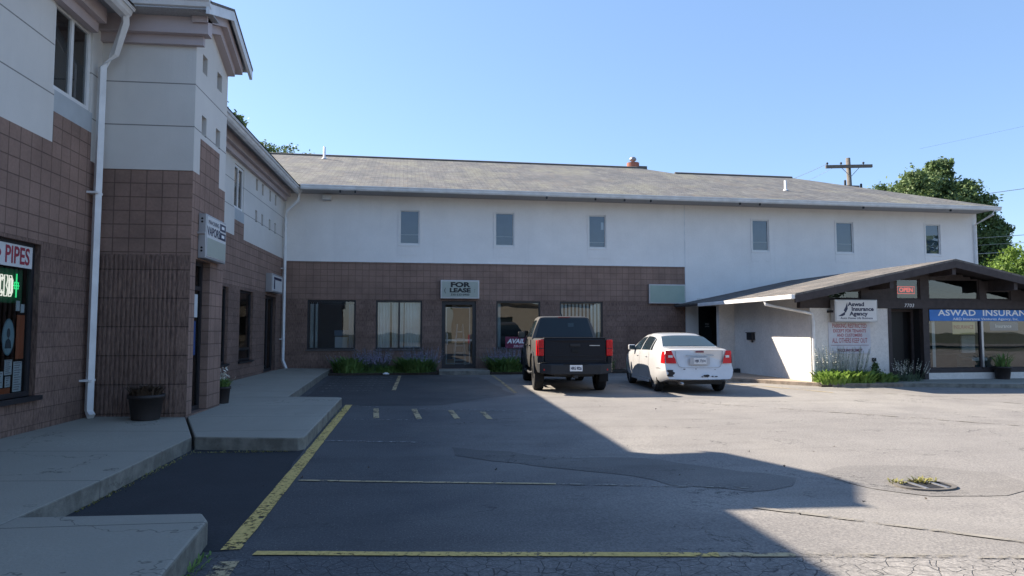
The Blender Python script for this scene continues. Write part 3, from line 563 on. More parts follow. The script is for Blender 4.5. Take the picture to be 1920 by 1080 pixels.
f = build('door', frame_mb(RP, *RD, -.06, .13, .05), 'frame_d', rb); build('pane', pane_mb(RP, 5.58, 6.58, .25, 2.45, -.09), 'glass', f)
build('handle', MB().tube([(5.66, -.0, 1.0), (5.66, -.0, 1.4)], .014, 6), 'alum', f); build('push_bar', MB().box(5.6, 6.56, .10, .13, 1.12, 1.19), 'alum', f); build('inner_frame', frame_mb(RP, 5.62, 6.5, .3, 2.35, -.12, .035, .02), 'steel', f)
# side door with panel and round lamp
build('door', MB().box(15.26, 16.26, .08, .095, .1, 2.43), simple('dark_green_door', (.012, .022, .024), .4), rb); build('door_frame', frame_mb(RP, 15.25, 16.27, .1, 2.44, -.03, .06, .05, (15.82,)), 'frame_d', rb)
build('panel', MB().box(15.2, 16.5, -.02, -.001, 2.46, 2.75), 'stucco_a', rb)
m = MB(); put_text(m, '7701', .09, RP, 15.62, 1.75, -.075); build('number', m, 'white', rb); m = MB(); put_text(m, 'SUITES', .06, RP, 15.62, 1.66, -.075); build('lettering', m, 'white', rb)
# eaves and roof
build('soffit', MB().box(-1.5, 27.5, -1.0, 0, 6.33, 6.35), 'soffit', rb)
gm = MB(); n = [(-.96, 6.29), (-1.04, 6.29), (-1.07, 6.33), (-1.085, 6.41), (-1.10, 6.41), (-1.10, 6.44), (-.96, 6.44)]
gm.add([(x, y, z) for x in (.62, 27.65) for y, z in n], [tuple(range(7)), tuple(range(7, 14))[::-1]] + [(i, (i + 1) % 7, 7 + (i + 1) % 7, 7 + i) for i in range(7)]); build('gutter', gm, 'gutter', rb)
def zz(v): return 6.435 + .383 * (v + 1.06)
rv = [(-4, -1.06), (27.65, -1.06), (22.4, 5.1), (16.5, 5.1), (15.3, 6.5), (-4, 6.5)]
mr = MB(); n_ = []
mr.add([(u, v, zz(v)) for u, v in rv] + [(-4, 13.3, 6.4), (16.5, 10.7, 6.4), (27.65, 10.7, 6.4), (18.5, 13.3, 6.2)], [(0, 1, 2, 3, 4, 5), (5, 4, 9, 6), (3, 2, 8, 7), (1, 8, 2), (4, 3, 7, 9)])
build('roof', mr, 'shingle', rb)
rc = lambda a, b, nm='ridge_cap': build(nm, MB().tube([a, b], .055, 6), 'roof_far', rb)
rc((-4, 6.5, zz(6.5) + .02), (15.3, 6.5, zz(6.5) + .02)); rc((16.5, 5.1, zz(5.1) + .02), (22.4, 5.1, zz(5.1) + .02))
ch = build('chimney', MB().lathe([(.30, -.6), (.30, .22), (.27, .22), (.0, .22)], (15.1, 6.9, 9.45), 20), 'chim', rb); build('chimney_flashing', MB().box(15.3, 15.75, 6.7, 7.1, 9.2, 9.5), 'roof_far', rb)
build('chimney_cap', MB().lathe([(.09, .2), (.09, .32), (.16, .35), (.17, .40), (.15, .47), (.08, .52), (0, .53)], (15.1, 6.9, 9.45), 16), 'steel', ch, True)
for u, v, h in ((.62, 5.6, .52), (19.7, 1.2, .42)):
    z = zz(v); build('vent_pipe', MB().lathe([(.13, -.02), (.07, .05), (.05, .06), (.05, h), (.04, h), (.04, .1)], (u, v, z), 12), 'white_metal', rb, True)
build('downspout', MB().tube([(27.35, -1.02, 6.3), (27.35, -.98, 6.15), (27.35, -.07, 5.85), (27.35, -.07, .3)], .05, 4), 'white_metal', rb)
for u in (1.9, 2.4, 9.1, 10.9, 12.0, 13.0, 16.5, 17.3, 21.6, 25.4):
    build('gutter_hanger', MB().box(u, u + .05, -1.02, -.96, 6.21, 6.29), 'plastic', rb)

def world_rb(u, v, z): return Matrix.Translation((-5.14, 24.5, 0)) @ Matrix.Rotation(TH2, 4, 'Z') @ Vector((u, v, z))
def rroot(name, u, v, z, **t):
    o = root(name, world_rb(u, v, z), TH2, False, **t); ORG[o.name] = Vector((u, v, z)); return o
t = rroot('box_sign', 6.1, -.1, 2.66, label='framed FOR LEASE sign with black lettering above the glass door', category='sign')
build('cabinet', MB().box(5.40, 6.80, -.16, -.002, 2.65, 3.32), 'alum', t, bevel=.012); build('sign_face', MB().box(5.45, 6.75, -.168, -.162, 2.70, 3.27), 'sign_c', t)
FP = lambda u, z, d=0.: (u, -.169 - d, z)
m = MB(); put_text(m, 'FOR', .235, FP, 6.10, 3.145, .002, wx=1.55, bold=.012); build('lettering', m, 'black', t); m = MB(); put_text(m, 'LEASE', .205, FP, 6.10, 2.945, .002, wx=1.40, bold=.011); put_text(m, '330-533-0900', .10, FP, 6.10, 2.79, .002, wx=1.2, bold=.002)
put_text(m, '(', .22, FP, 5.56, 2.95, .002); put_text(m, ':', .22, FP, 6.63, 2.95, .002); build('lettering', m, 'black', t)
t = rroot('box_sign', 13.95, -.1, 2.5, label='blank pale green sign panel at the right end of the brown wall', category='sign')
build('cabinet', MB().box(13.23, 14.68, -.14, -.002, 2.52, 3.25), 'alum', t, bevel=.012); build('sign_face', MB().box(13.27, 14.64, -.148, -.142, 2.56, 3.21), simple('blank_green_face', (.30, .38, .32), .45, 0, .06, 2), t)
t = rroot('floodlight', 1.4, -.1, 6.1, label='white box floodlight under the eave near the inner corner', category='light fixture')
build('housing', MB().box(1.24, 1.56, -.26, -.03, 6.10, 6.26), 'frame_w', t, bevel=.02); build('lens', MB().box(1.27, 1.53, -.25, -.05, 6.085, 6.099), 'alum', t); build('bracket', MB().box(1.36, 1.44, -.03, -.001, 6.12, 6.24), 'alum', t)
t = rroot('wall_lamp', 15.6, -.1, 2.5, label='round dark bulkhead lamp above the side door', category='light fixture')
build('ring', MB().lathe([(.12, -.02), (.13, -.08), (.10, -.10), (.09, -.06)], (15.55, 0, 2.60), 20, 'y'), 'plastic', t); build('lens', MB().lathe([(.09, -.06), (.06, -.09), (0, -.10)], (15.55, 0, 2.60), 16, 'y'), 'alum', t, True)
t = rroot('window_sign', 8.2, .1, .9, label='maroon AVAILABLE sign leaning inside the window behind the truck', category='sign')
build('board', MB().box(7.78, 9.0, .02, .03, .86, 1.28), 'maroon', t); m = MB(); put_text(m, 'AVAILABLE', .22, lambda u, z, d: (u, .018 - d, z), 8.42, 1.11, 0, shear=.25, bold=.008, wx=1.05); put_text(m, '330-533-0900', .12, lambda u, z, d: (u, .018 - d, z), 8.4, .93, 0, shear=.25); build('lettering', m, 'white', t)
t = rroot('file_box', 1.95, .8, .85, label='white storage box stack inside the leftmost ground floor window', category='box')
build('carton', MB().box(1.68, 2.14, .5, .9, .86, 1.28), 'papers', t, bevel=.01); build('lid', MB().box(1.66, 2.16, .48, .92, 1.32, 1.52), 'blind', t, bevel=.01); build('table', MB().box(1.4, 2.3, .45, 1.1, .80, .85), 'room', t)
t = rroot('step_ladder', 6.2, 1.0, .15, label='pale step ladder standing behind the glass door', category='ladder')
for a, b in (((5.95, .7, .15), (6.1, 1.0, 1.75)), ((6.4, .7, .15), (6.3, 1.0, 1.75)), ((5.95, 1.5, .15), (6.1, 1.1, 1.7)), ((6.42, 1.5, .15), (6.3, 1.1, 1.7))): build('rail', MB().tube([a, b], .022, 4), 'curtain', t)
for k in range(5): f_ = k / 5.; build('rung', MB().box(5.95 + .12 * f_, 6.42 - .10 * f_, .70 + .28 * f_, .78 + .28 * f_, .4 + 1.3 * f_, .43 + 1.3 * f_), 'curtain', t)
for nm, u, z0, z1 in (('cardboard_box', 5.75, .12, .45),): 
    t = rroot(nm, u, .9, z0, label='tan cardboard box on the floor behind the glass door', category='box'); build('carton', MB().box(5.6, 5.95, .5, .9, z0, z1), simple('cardboard', (.35, .25, .15), .9), t); build('flap', MB().box(5.6, 5.95, .40, .5, z1 - .01, z1), M['orange'], t)

# ---------------------------------------------------------------- insurance agency (local frame)
AG0 = Vector((10.4, 17.9, 0)); ag = root('insurance_office', AG0, TH2, False, label='single storey insurance office with dark brown gable and white stucco walls on the right', category='building')
AP = lambda u, z, d=0.: (u, -d, z)
def wag(u, v, z): return Matrix.Translation(AG0) @ Matrix.Rotation(TH2, 4, 'Z') @ Vector((u, v, z))
def aroot(name, u, v, z, **t):
    o = root(name, wag(u, v, z), TH2, False, **t); ORG[o.name] = Vector((u, v, z)); return o
PU, PZ, SL = 3.82, 3.42, .207
def rz(u): return PZ - SL * abs(u - PU)
sw = MB().quad((0, 4.61, 0), (0, 0, 0), (0, 0, 2.5), (0, 4.61, 2.5)); build('side_wall', sw, 'stucco_a', ag)
build('back_wall', MB().box(.001, 8.15, 4.612, 4.70, 0, 2.52), 'stucco_a', ag); build('pier', MB().box(-.55, -.002, 4.4, 4.6, 0, 2.45), 'stucco_a', ag)
build('front_wall', MB().box(0.001, 2.40, 0, .15, 0, 2.13), 'stucco_a', ag); build('right_wall', MB().box(8.0, 8.15, 0, 6.5, 0, 2.5), 'stucco_a', ag)
build('header_beam', MB().box(-.30, 8.2, -.03, .14, 2.131, 2.37), 'wood_d', ag)
build('door_post', MB().box(2.401, 2.50, -.02, .13, .0, 2.13), 'wood_d', ag); build('door_post', MB().box(3.50, 3.68, -.02, .13, .0, 2.13), 'wood_d', ag)
f = build('door', frame_mb(AP, 2.52, 3.49, .12, 2.12, -.35, .07, .05), 'wood_d', ag); build('leaf', MB().box(2.59, 3.2, .41, .44, .15, 2.05), simple('dark_door_leaf', (.006, .005, .005), .6), f); build('handle', MB().tube([(2.68, .38, 1.0), (2.68, .38, 1.3)], .013, 6), 'alum', f)
build('lobby', MB().quad((2.5, .12, 0), (2.5, .6, 0), (2.5, .6, 2.13), (2.5, .12, 2.13)).quad((3.5, .6, 0), (3.5, .12, 0), (3.5, .12, 2.13), (3.5, .6, 2.13)).quad((2.5, .6, 0), (3.5, .6, 0), (3.5, .6, 2.13), (2.5, .6, 2.13)), 'void', ag)
build('plinth', MB().box(3.62, 7.99, -.03, .12, .0, .30), 'stucco_a', ag); build('sill', MB().box(3.69, 7.99, -.02, .13, .301, .40), 'wood_d', ag)
WN = [(3.69, 5.42, .40, 2.12), (5.44, 7.2, .40, 2.12), (7.22, 7.98, .40, 2.12)]
for i, h in enumerate(WN): window(AP, ag, h, -.04, .05, 'wood_d' if i else 'wood_d', 'glass')
build('mullion', MB().box(5.40, 5.46, -.0, .04, .45, 1.8), 'alum', ag); build('blind', MB().box(3.92, 4.02, .16, .17, .45, 1.78), 'curtain', ag)
build('interior', MB().add([(3.6, 2.6, 0), (7.98, 2.6, 0), (7.98, 2.6, 2.48), (3.82, 2.6, 3.34), (3.6, 2.6, 3.3)], [(0, 1, 2, 3, 4)]).quad((.02, 2.6, 2.2), (3.6, 2.6, 2.2), (3.6, 2.6, 3.29), (.02, 2.6, 2.55)).quad((3.6, .15, .15), (8, .15, .15), (8, 2.6, .15), (3.6, 2.6, .15)), simple('office_wall', (.10, .14, .14), .9), ag)
# gable wall above the beam with its clerestory lights
GW = [(.58, 1.59, 2.40, 2.63), (2.72, 3.46, 2.40, 2.98), (3.74, 5.38, 2.40, 2.98), (5.62, 6.42, 2.40, 2.66)]
def zg(u, z):
    for h in GW:
        if inr(u, z, h): return None
    return 'wood_d' if z < rz(u) - .12 else 'skip'
uu = sorted(set([round(x, 3) for x in np.arange(-.3, 8.15, .12)] + [x for h in GW for x in h[:2]])); zz_ = sorted(set([2.37, 2.40, 2.63, 2.66, 2.98] + [round(x, 3) for x in np.arange(2.4, 3.4, .06)]))
fg = facade(AP, uu, zz_, zg, .08); build('gable_wall', fg['wood_d'], 'wood_d', ag)
for h in GW: window(AP, ag, h, -.03, .03, 'wood_d', 'glass')
def roofslab(v0, v1, up, th, e0=-.98, e1=8.62, mat='shingle_a', nm='roof'):
    m = MB(); a = [(e0, rz(e0) + up), (PU, PZ + up), (e1, rz(e1) + up), (e1, rz(e1) + up - th), (PU, PZ + up - th), (e0, rz(e0) + up - th)]
    m.add([(u, v, z) for v in (v0, v1) for u, z in a], [(0, 1, 4, 5), (1, 2, 3, 4), (11, 10, 7, 6), (10, 9, 8, 7), (0, 6, 7, 1), (1, 7, 8, 2), (2, 8, 9, 3), (3, 9, 10, 4), (4, 10, 11, 5), (5, 11, 6, 0)]); return build(nm, m, mat, ag)
roofslab(-.92, 7.3, .05, .05); roofslab(-.86, 7.2, -.002, .05, nm='roof_deck', mat='wood_d'); roofslab(-.92, -.865, .0, .19, nm='fascia', mat='wood_d')
for u in (1.9, 3.82, 5.75, 7.5): build('purlin', MB().box(u - .055, u + .055, -.84, 0, rz(u) - .38, rz(u) - .06), 'wood_d', ag)
gm = MB(); gm.box(-1.09, -.975, -.90, 4.9, 2.335, 2.45); build('gutter', gm, 'white_metal', ag, bevel=.012)
build('downspout', MB().tube([(-1.03, .55, 2.34), (-1.02, .52, 2.24), (-.2, -.03, 2.02), (.03, -.06, 1.96), (.06, -.06, 1.75), (.06, -.06, .15)], .042, 6), 'white_metal', ag)
m = MB(); put_text(m, '7703', .14, AP, 3.06, 2.21, .034, shear=.2, sp=1.15); build('house_number', m, 'white', ag)
# agency signs
t = aroot('hanging_sign', 1.2, -.2, 1.74, label='white Aswad Insurance Agency sign box with dark sail emblem', category='sign')
build('cabinet', MB().box(.56, 1.86, -.30, -.10, 1.74, 2.36), 'alum', t, bevel=.012); build('sign_face', MB().box(.60, 1.82, -.308, -.302, 1.78, 2.32), 'sign_w', t)
QP = lambda u, z, d=0.: (u, -.310 - d, z)
m = MB(); put_text(m, 'Aswad', .150, QP, 1.20, 2.225, .001, wx=1.22, bold=.006); put_text(m, 'Insurance', .150, QP, 1.395, 2.095, .001, wx=1.16, bold=.006); put_text(m, 'Agency', .150, QP, 1.27, 1.965, .001, wx=1.22, bold=.006); put_text(m, 'Auto Home Life Business', .085, QP, 1.21, 1.845, .001, wx=1.12, bold=.001); build('lettering', m, 'navy', t)
m = MB(); m.add([QP(u, z, .001) for u, z in ((.93, 2.28), (.945, 2.10), (.88, 1.99), (.82, 2.06), (.88, 2.15))], [(0, 1, 2, 3, 4)]).add([QP(u, z, .001) for u, z in ((.86, 2.02), (.86, 1.94), (.78, 1.90), (.65, 1.90), (.76, 1.96))], [(0, 1, 2, 3, 4)]); build('emblem', m, 'navy', t)
build('bracket', MB().box(.52, .56, -.22, -.0, 2.0, 2.06), 'plastic', t); build('bracket', MB().box(.8, .84, -.22, .0, 2.36, 2.40), 'plastic', t)
t = aroot('parking_sign', 1.2, -.03, .84, label='white PARKING RESTRICTED notice board in faded red on agency wall', category='sign')
build('board', MB().box(.54, 1.82, -.025, -.001, .86, 1.735), simple('notice_board', (.56, .56, .60), .8), t)
QB = lambda u, z, d=0.: (u, -.027 - d, z); m = MB()
for s_, z, sz, wx in (('PARKING RESTRICTED', 1.63, .17, .62), ('EXCEPT FOR TENANTS', 1.49, .125, .78), ('AND CUSTOMERS', 1.37, .12, .80), ('ALL OTHERS KEEP OUT', 1.22, .19, .54)): put_text(m, s_, sz, QB, 1.18, z, .001, wx=wx, bold=.003)
build('lettering', m, 'redd', t); m = MB(); put_text(m, 'POLICE ENFORCEMENT', .10, QB, 1.18, .95, .001, wx=.72, bold=.003); m.box(.6, 1.76, -.029, -.027, 1.09, 1.10); build('lettering', m, 'maroon', t)
t = aroot('banner', 5.5, -.04, 1.77, label='blue ASWAD INSURANCE banner across the top of the office windows', category='banner')
build('sheet', MB().box(3.72, 7.6, -.012, -.004, 1.78, 2.10), 'blue', t); BP = lambda u, z, d=0.: (u, -.014 - d, z)
m = MB(); put_text(m, 'ASWAD  INSURANCE', .235, BP, 5.66, 2.005, .001, wx=1.42, bold=.005, sp=1.05)

put_text(m, 'A&D Insurance Ventures Agency, Inc.', .10, BP, 5.55, 1.835, .001, wx=1.42, bold=.001); build('lettering', m, 'white', t)
t = aroot('neon_sign', 3.05, .1, 2.6, label='red neon OPEN sign in the office gable window', category='neon sign')
m = MB(); put_text(m, 'OPEN', .17, lambda u, z, d: (u, .075 - d, z), 3.07, 2.66, .0, wx=1.0, bold=.006); build('lettering', m, 'neon_r', t); neon([[(2.80, 2.56), (2.80, 2.76), (3.34, 2.76), (3.34, 2.56), (2.80, 2.56)]], lambda u, z: (u, .08, z), .008, 'neon_r', t, 'outline')
t = aroot('window_poster', 4.9, .1, 1.4, label='yellow poster with orange lettering inside the office window', category='poster')
build('sheet', MB().box(4.52, 5.26, .075, .08, 1.39, 1.75), simple('yellow_poster', (.60, .50, .25), .6), t); m = MB(); put_text(m, 'INSURANCE', .15, lambda u, z, d: (u, .073 - d, z), 4.88, 1.60, 0, wx=.8, bold=.004); build('lettering', m, 'orange', t)
t = aroot('window_poster', 6.3, .1, 1.4, label='grey green poster behind the second office window pane', category='poster')
build('sheet', MB().box(5.75, 6.7, .075, .08, 1.50, 1.76), 'blind', t); m = MB(); put_text(m, 'Insurance', .14, lambda u, z, d: (u, .073 - d, z), 6.2, 1.63, 0, bold=.002); build('lettering', m, 'white', t)
t = aroot('office_chair', 6.25, 1.2, .15, label='pale high backed chair inside the second office window', category='chair')
build('backrest', MB().box(6.0, 6.5, 1.4, 1.47, .8, 1.35), 'curtain', t, bevel=.05); build('seat', MB().box(5.98, 6.52, 1.0, 1.45, .58, .68), 'curtain', t, bevel=.02); build('pedestal', MB().tube([(6.25, 1.22, .15), (6.25, 1.22, .58)], .03, 8), 'plastic', t)
t = aroot('desk', 4.9, 1.4, .15, label='dark office desk seen through the left office window', category='desk')
build('top', MB().box(4.2, 5.6, 1.0, 1.6, .78, .82), 'wood_p', t); build('modesty_panel', MB().box(4.25, 5.55, 1.1, 1.12, .15, .78), 'wood_d', t)
t = aroot('mailbox', -.1, 1.0, 1.2, label='small black mailbox mounted on the white side wall', category='mailbox')
build('body', MB().box(-.13, -.002, 3.02, 3.34, 1.20, 1.42), 'plastic', t, bevel=.01); build('lid', MB().box(-.15, -.002, 3.0, 3.36, 1.421, 1.45), 'plastic', t); build('newspaper_hook', MB().box(-.10, -.06, 3.05, 3.08, 1.12, 1.2), 'plastic', t)
t = aroot('utility_meter', 1.9, -.05, .6, label='small dark outlet box on agency wall beside the door plants', category='outlet')
build('body', MB().box(1.86, 1.96, -.06, -.001, .64, .74), 'plastic', t, bevel=.01); build('conduit', MB().tube([(1.91, -.02, .1), (1.91, -.02, .64)], .012, 6), 'plastic', t)
t = root('pebble', (-1.55, 23.75, .06), label='white scrap of paper on ground before the left flower bed', category='litter'); build('crumple', MB().lathe([(0, 0), (.09, .01), (.12, .04), (.06, .08), (0, .09)], (-1.55, 23.3, .02), 7), 'white', t)
t = root('doorway_brick', (10.0, 22.0, .1), label='dark rubber mat heaped at the foot of the pale pier', category='debris'); build('heap', MB().prism([(9.75, 22.0), (10.2, 21.9), (10.35, 22.15), (9.8, 22.25)], [.1] * 4, [.16, .22, .26, .15]), 'plastic', t)

# ---------------------------------------------------------------- vehicles (x forward from the rear bumper, y left, z up)
def smooth_fn(pts, k=.12):
    xs_, ys_ = zip(*pts); g = np.linspace(xs_[0] - 1, xs_[-1] + 1, 900); v = np.interp(g, xs_, ys_); d_ = g[1] - g[0]; r = max(1, int(3 * k / d_)); ker = np.exp(-.5 * (np.arange(-r, r + 1) * d_ / k) ** 2); ker /= ker.sum()
    v = np.convolve(np.pad(v, r, mode='edge'), ker, 'valid'); return lambda x: float(np.interp(x, g, v))
def eval_mesh(o):
    dgx = bpy.context.evaluated_depsgraph_get(); me = bpy.data.meshes.new_from_object(o.evaluated_get(dgx)); return me
def bool_cut(o, cutters):
    for c in cutters:
        md = o.modifiers.new('b', 'BOOLEAN'); md.object = c; md.operation = 'DIFFERENCE'; md.solver = 'EXACT'; md.material_mode = 'TRANSFER'
    bpy.context.view_layer.update(); me = eval_mesh(o); o.modifiers.clear(); o.data = me
    for c in cutters: bpy.data.objects.remove(c)
def cutter(mb, mat='plastic'):
    me = bpy.data.meshes.new('c'); me.from_pydata(mb.v, [], mb.f); me.materials.append(M[mat]); bm = bmesh.new(); bm.from_mesh(me); bmesh.ops.recalc_face_normals(bm, faces=bm.faces[:]); bm.to_mesh(me); bm.free()
    o = bpy.data.objects.new('c', me); col.objects.link(o); return o
def cyl_y(x, z, r, y0, y1, k=28):
    m = MB(); m.v = [(x + r * math.cos(2 * math.pi * i / k), y, z + r * math.sin(2 * math.pi * i / k)) for y in (y0, y1) for i in range(k)]
    m.f = [tuple(range(k)), tuple(range(k, 2 * k))[::-1]] + [(i, (i + 1) % k, k + (i + 1) % k, k + i) for i in range(k)]; return m
def loft(stations, ring, deform=None):
    """stations: x list; ring(x) -> half section (y>=0) from bottom centre to top centre"""
    m = MB(); n = None
    for x in stations:
        h = ring(x); full = h + [(-y, z) for y, z in h[-2:0:-1]]; n = len(full)
        for y, z in full: m.v.append(deform(x, y, z) if deform else (x, y, z))
    for i in range(len(stations) - 1):
        for j in range(n): a, b = i * n + j, i * n + (j + 1) % n; m.f.append((a, b, b + n, a + n))
    m.f += [tuple(range(n))[::-1], tuple(range((len(stations) - 1) * n, len(stations) * n))]; return m
def finish(o, ang=38):
    bm = bmesh.new(); bm.from_mesh(o.data); bmesh.ops.recalc_face_normals(bm, faces=bm.faces[:]); bm.to_mesh(o.data); bm.free()
    o.data.polygons.foreach_set('use_smooth', [True] * len(o.data.polygons)); o.data.set_sharp_from_angle(angle=R(ang))
def grid_patch(fn, nu=10, nv=6):
    m = MB(); m.v = [tuple(fn(i / nu, j / nv)) for j in range(nv + 1) for i in range(nu + 1)]
    m.f = [(j * (nu + 1) + i, j * (nu + 1) + i + 1, (j + 1) * (nu + 1) + i + 1, (j + 1) * (nu + 1) + i) for j in range(nv) for i in range(nu)]; return m
def wheel(parent, x, y, r, w, rim_r, spokes, dark=False):
    s_ = 1 if y > 0 else -1
    prof = [(rim_r, -w / 2 + .01), (rim_r + .02, -w / 2), (r - .05, -w / 2 + .0), (r - .012, -w / 2 + .02), (r, -w / 2 + .05), (r, w / 2 - .05), (r - .012, w / 2 - .02), (r - .05, w / 2), (rim_r + .02, w / 2), (rim_r, w / 2 - .01), (rim_r, -w / 2 + .01)]
    o = build('wheel', MB().lathe(prof, (x, y, r), 36, 'y'), 'rubber', parent, True)
    m = MB(); f = y + s_ * (w / 2 - .03); k = 24
    m.lathe([(rim_r, s_ * .0), (rim_r - .03, -s_ * .005), (rim_r - .045, -s_ * .05)], (x, f, r), k, 'y'); m.lathe([(0, s_ * .012), (.055, s_ * .01), (.065, -s_ * .02)], (x, f, r), k, 'y')
    for i in range(spokes):
        a = 2 * math.pi * i / spokes; c, s2 = math.cos(a), math.sin(a); q = .036
        m.add([(x + c * d_ - s2 * e, f + yy, r + s2 * d_ + c * e) for yy in (-.025 * s_, 0.) for d_, e in ((.04, -q * 1.1), (rim_r - .02, -q * .8), (rim_r - .02, q * .8), (.04, q * 1.1))], [(0, 1, 2, 3), (7, 6, 5, 4), (0, 4, 5, 1), (1, 5, 6, 2), (2, 6, 7, 3), (3, 7, 4, 0)])
    build('rim', m, 'plastic' if dark else 'chrome', o); build('brake_disc', MB().lathe([(0, 0), (rim_r - .05, 0)], (x, y - s_ * 0, r), 20, 'y'), 'plastic', o); return o
def car_root(name, rear, ang, **t):
    """rear = point on the ground under the middle of the rear bumper, ang = heading clockwise from +Y"""
    o = root(name, (rear[0], rear[1], H(*rear)), R(90) - R(ang), False, **t); return o

# --- sedan
CAR = car_root('parked_car', (6.29, 15.55), 3.2, label='silver white four door car with scraped rear bumper beside the dark pickup', category='car')
zt = smooth_fn([(0, 1.04), (.10, 1.075), (.5, 1.10), (.78, 1.105), (1.0, 1.19), (1.45, 1.375), (1.8, 1.44), (2.25, 1.462), (2.75, 1.425), (3.1, 1.32), (3.5, 1.12), (3.75, 1.0), (4.1, .94), (4.5, .84), (4.78, .68)], .05)
zb = smooth_fn([(0, .36), (.3, .31), (.9, .20), (3.9, .20), (4.4, .22), (4.78, .28)], .08)
zbelt = smooth_fn([(0, .92), (.6, 1.0), (1.2, 1.0), (3.3, .95), (3.8, .90), (4.4, .78), (4.78, .62)], .12)
wm = smooth_fn([(0, .80), (.15, .845), (.5, .875), (1.0, .888), (3.7, .888), (4.2, .86), (4.6, .78), (4.78, .66)], .1)
wr = smooth_fn([(0, .70), (.7, .73), (.85, .70), (1.15, .63), (1.55, .565), (2.6, .56), (3.1, .62), (3.5, .70), (3.75, .74), (4.3, .70), (4.78, .50)], .08)
def sedge(x): return max(min(zt(x) - .018 - .035 * min(1, max(0, (zt(x) - 1.1) / .2)), 9), zbelt(x) + .012)
def sring(x):
    W, b, B, e = wm(x), zb(x), zbelt(x), sedge(x); r_ = wr(x); wb_ = W - .045
    p = [(0, b), (W * .55, b), (W * .90, b + .005), (W * .965, b + .07), (W, b + .20), (W + .002, .56), (W - .004, .70), (W - .016, (.70 + B) / 2), (wb_, B)]
    for k in range(1, 6): t_ = k / 5; p.append((wb_ + (r_ - wb_) * t_ + .022 * math.sin(math.pi * t_) * min(1, max(0, (e - B) / .2)), B + (e - B) * t_))
    t2 = zt(x); p += [(r_ * .93, e + (t2 - e) * .45), (r_ * .78, e + (t2 - e) * .75), (r_ * .5, e + (t2 - e) * .93), (0, t2)]; return p
def sdef(x, y, z):
    fade = max(0, 1 - x / .9); t_ = min(1, max(0, (z - .60) / .06)); t_ = t_ * t_ * (3 - 2 * t_); up = max(0, z - .66)
    dx = fade * (.15 * (abs(y) / .88) ** 2.6 + .075 * t_ + .10 * up); f2 = max(0, (x - 3.9) / .88); dx -= f2 * .30 * (abs(y) / .88) ** 2.4 + f2 * .12 * max(0, z - .45)
    return (x + dx, y, z)
st = sorted(set([0, .015, .04, .07, .11] + [round(v, 3) for v in np.arange(.15, 4.78, .06)] + [4.70, 4.74, 4.765, 4.78]))
body = build('body', loft(st, sring, sdef), 'paint_w', CAR)
bool_cut(body, [cutter(cyl_y(wx_, .33, .372, a, b)) for wx_ in (1.03, 3.73) for a, b in ((.55, 1.2), (-1.2, -.55))]); finish(body, 42)
for wx_ in (1.03, 3.73):
    for s_ in (1, -1): wheel(CAR, wx_, s_ * .765, .318, .205, .205, 9)
def side(x, t_, s_, off=.006): # on the tumblehome, t 0..1 belt->edge
    W = wm(x) - .045; r_ = wr(x); B = zbelt(x); e = sedge(x); y = W + (r_ - W) * t_ + .022 * math.sin(math.pi * t_); return sdef(x, s_ * (y + off), B + (e - B) * t_ + off * .3)
for s_ in (1, -1):
    for nm, a0, a1, b0, b1 in (('side_window', 2.42, 3.36, 2.47, 2.98), ('side_window', 1.48, 2.33, 1.66, 2.38), ('quarter_window', 1.24, 1.42, 1.52, 1.60)):
        def fn(i, j, a0=a0, a1=a1, b0=b0, b1=b1):
            lo, hi = a0 + (a1 - a0) * i, b0 + (b1 - b0) * i; x = lo + (hi - lo) * j
            return side(x, .06 + .82 * j, s_)
        build(nm, grid_patch(fn, 8, 6), 'carglass', CAR, True)
    for a in (1.44, 2.375): build('door_seam', grid_patch(lambda i, j, a=a: (a + (.012 if j < .5 else 0) + i * .010 + (.05 * (1 - j) if a > 2 else .0), s_ * (wm(a) + .004 - .016 * max(0, j - .6) / .4), .30 + .66 * j), 1, 8), 'plastic', CAR)
    for a in (1.62, 2.55): build('door_handle', MB().box(a, a + .16, s_ * .876 - .012, s_ * .876 + .018, .83, .86), 'paint_w', CAR, bevel=.008)
    mr_ = build('wing_mirror', MB().box(3.02, 3.14, s_ * .93 - .10, s_ * .93 + .09, .97, 1.12), 'paint_w', CAR, bevel=.03); build('mirror_glass', MB().box(3.012, 3.019, s_ * .93 - .08, s_ * .93 + .07, .99, 1.10), 'carglass2', mr_)
    # tail lamp wraps round the corner
    def rearp(y, z, off): x, y2, z2 = sdef(0, y, z); return (x - off, y2, z2)
    build('tail_light', grid_patch(lambda i, j: rearp(s_ * ((.56 + .10 * j * (1 if j > .4 else .6)) * (1 - i) + .795 * i), .73 + .30 * j, .016), 6, 8).add([], []), 'tail', CAR, True)
    build('tail_light', grid_patch(lambda i, j: sdef(.0 + i * (.26 - .14 * j), s_ * (wm(i * .22) + .008 - .035 * max(0, j - .6)), .73 + .28 * j), 5, 8), 'tail', CAR, True)
    build('reversing_light', grid_patch(lambda i, j: rearp(s_ * (.64 + .10 * i), .865 + .055 * j, .022), 3, 2), 'lamp_white', CAR)
build('rear_window', grid_patch(lambda i, j: sdef(.80 + (1.46 - .80) * j, (2 * i - 1) * (.685 - .145 * j), zt(.80 + .66 * j) - .028 * (abs(2 * i - 1)) ** 3 + .012), 12, 8), 'carglass2', CAR, True)
build('windscreen', grid_patch(lambda i, j: (3.66 - .66 * j, (2 * i - 1) * (.70 - .14 * j), zt(3.66 - .66 * j) - .028 * (abs(2 * i - 1)) ** 3 + .007), 12, 8), 'carglass', CAR, True)
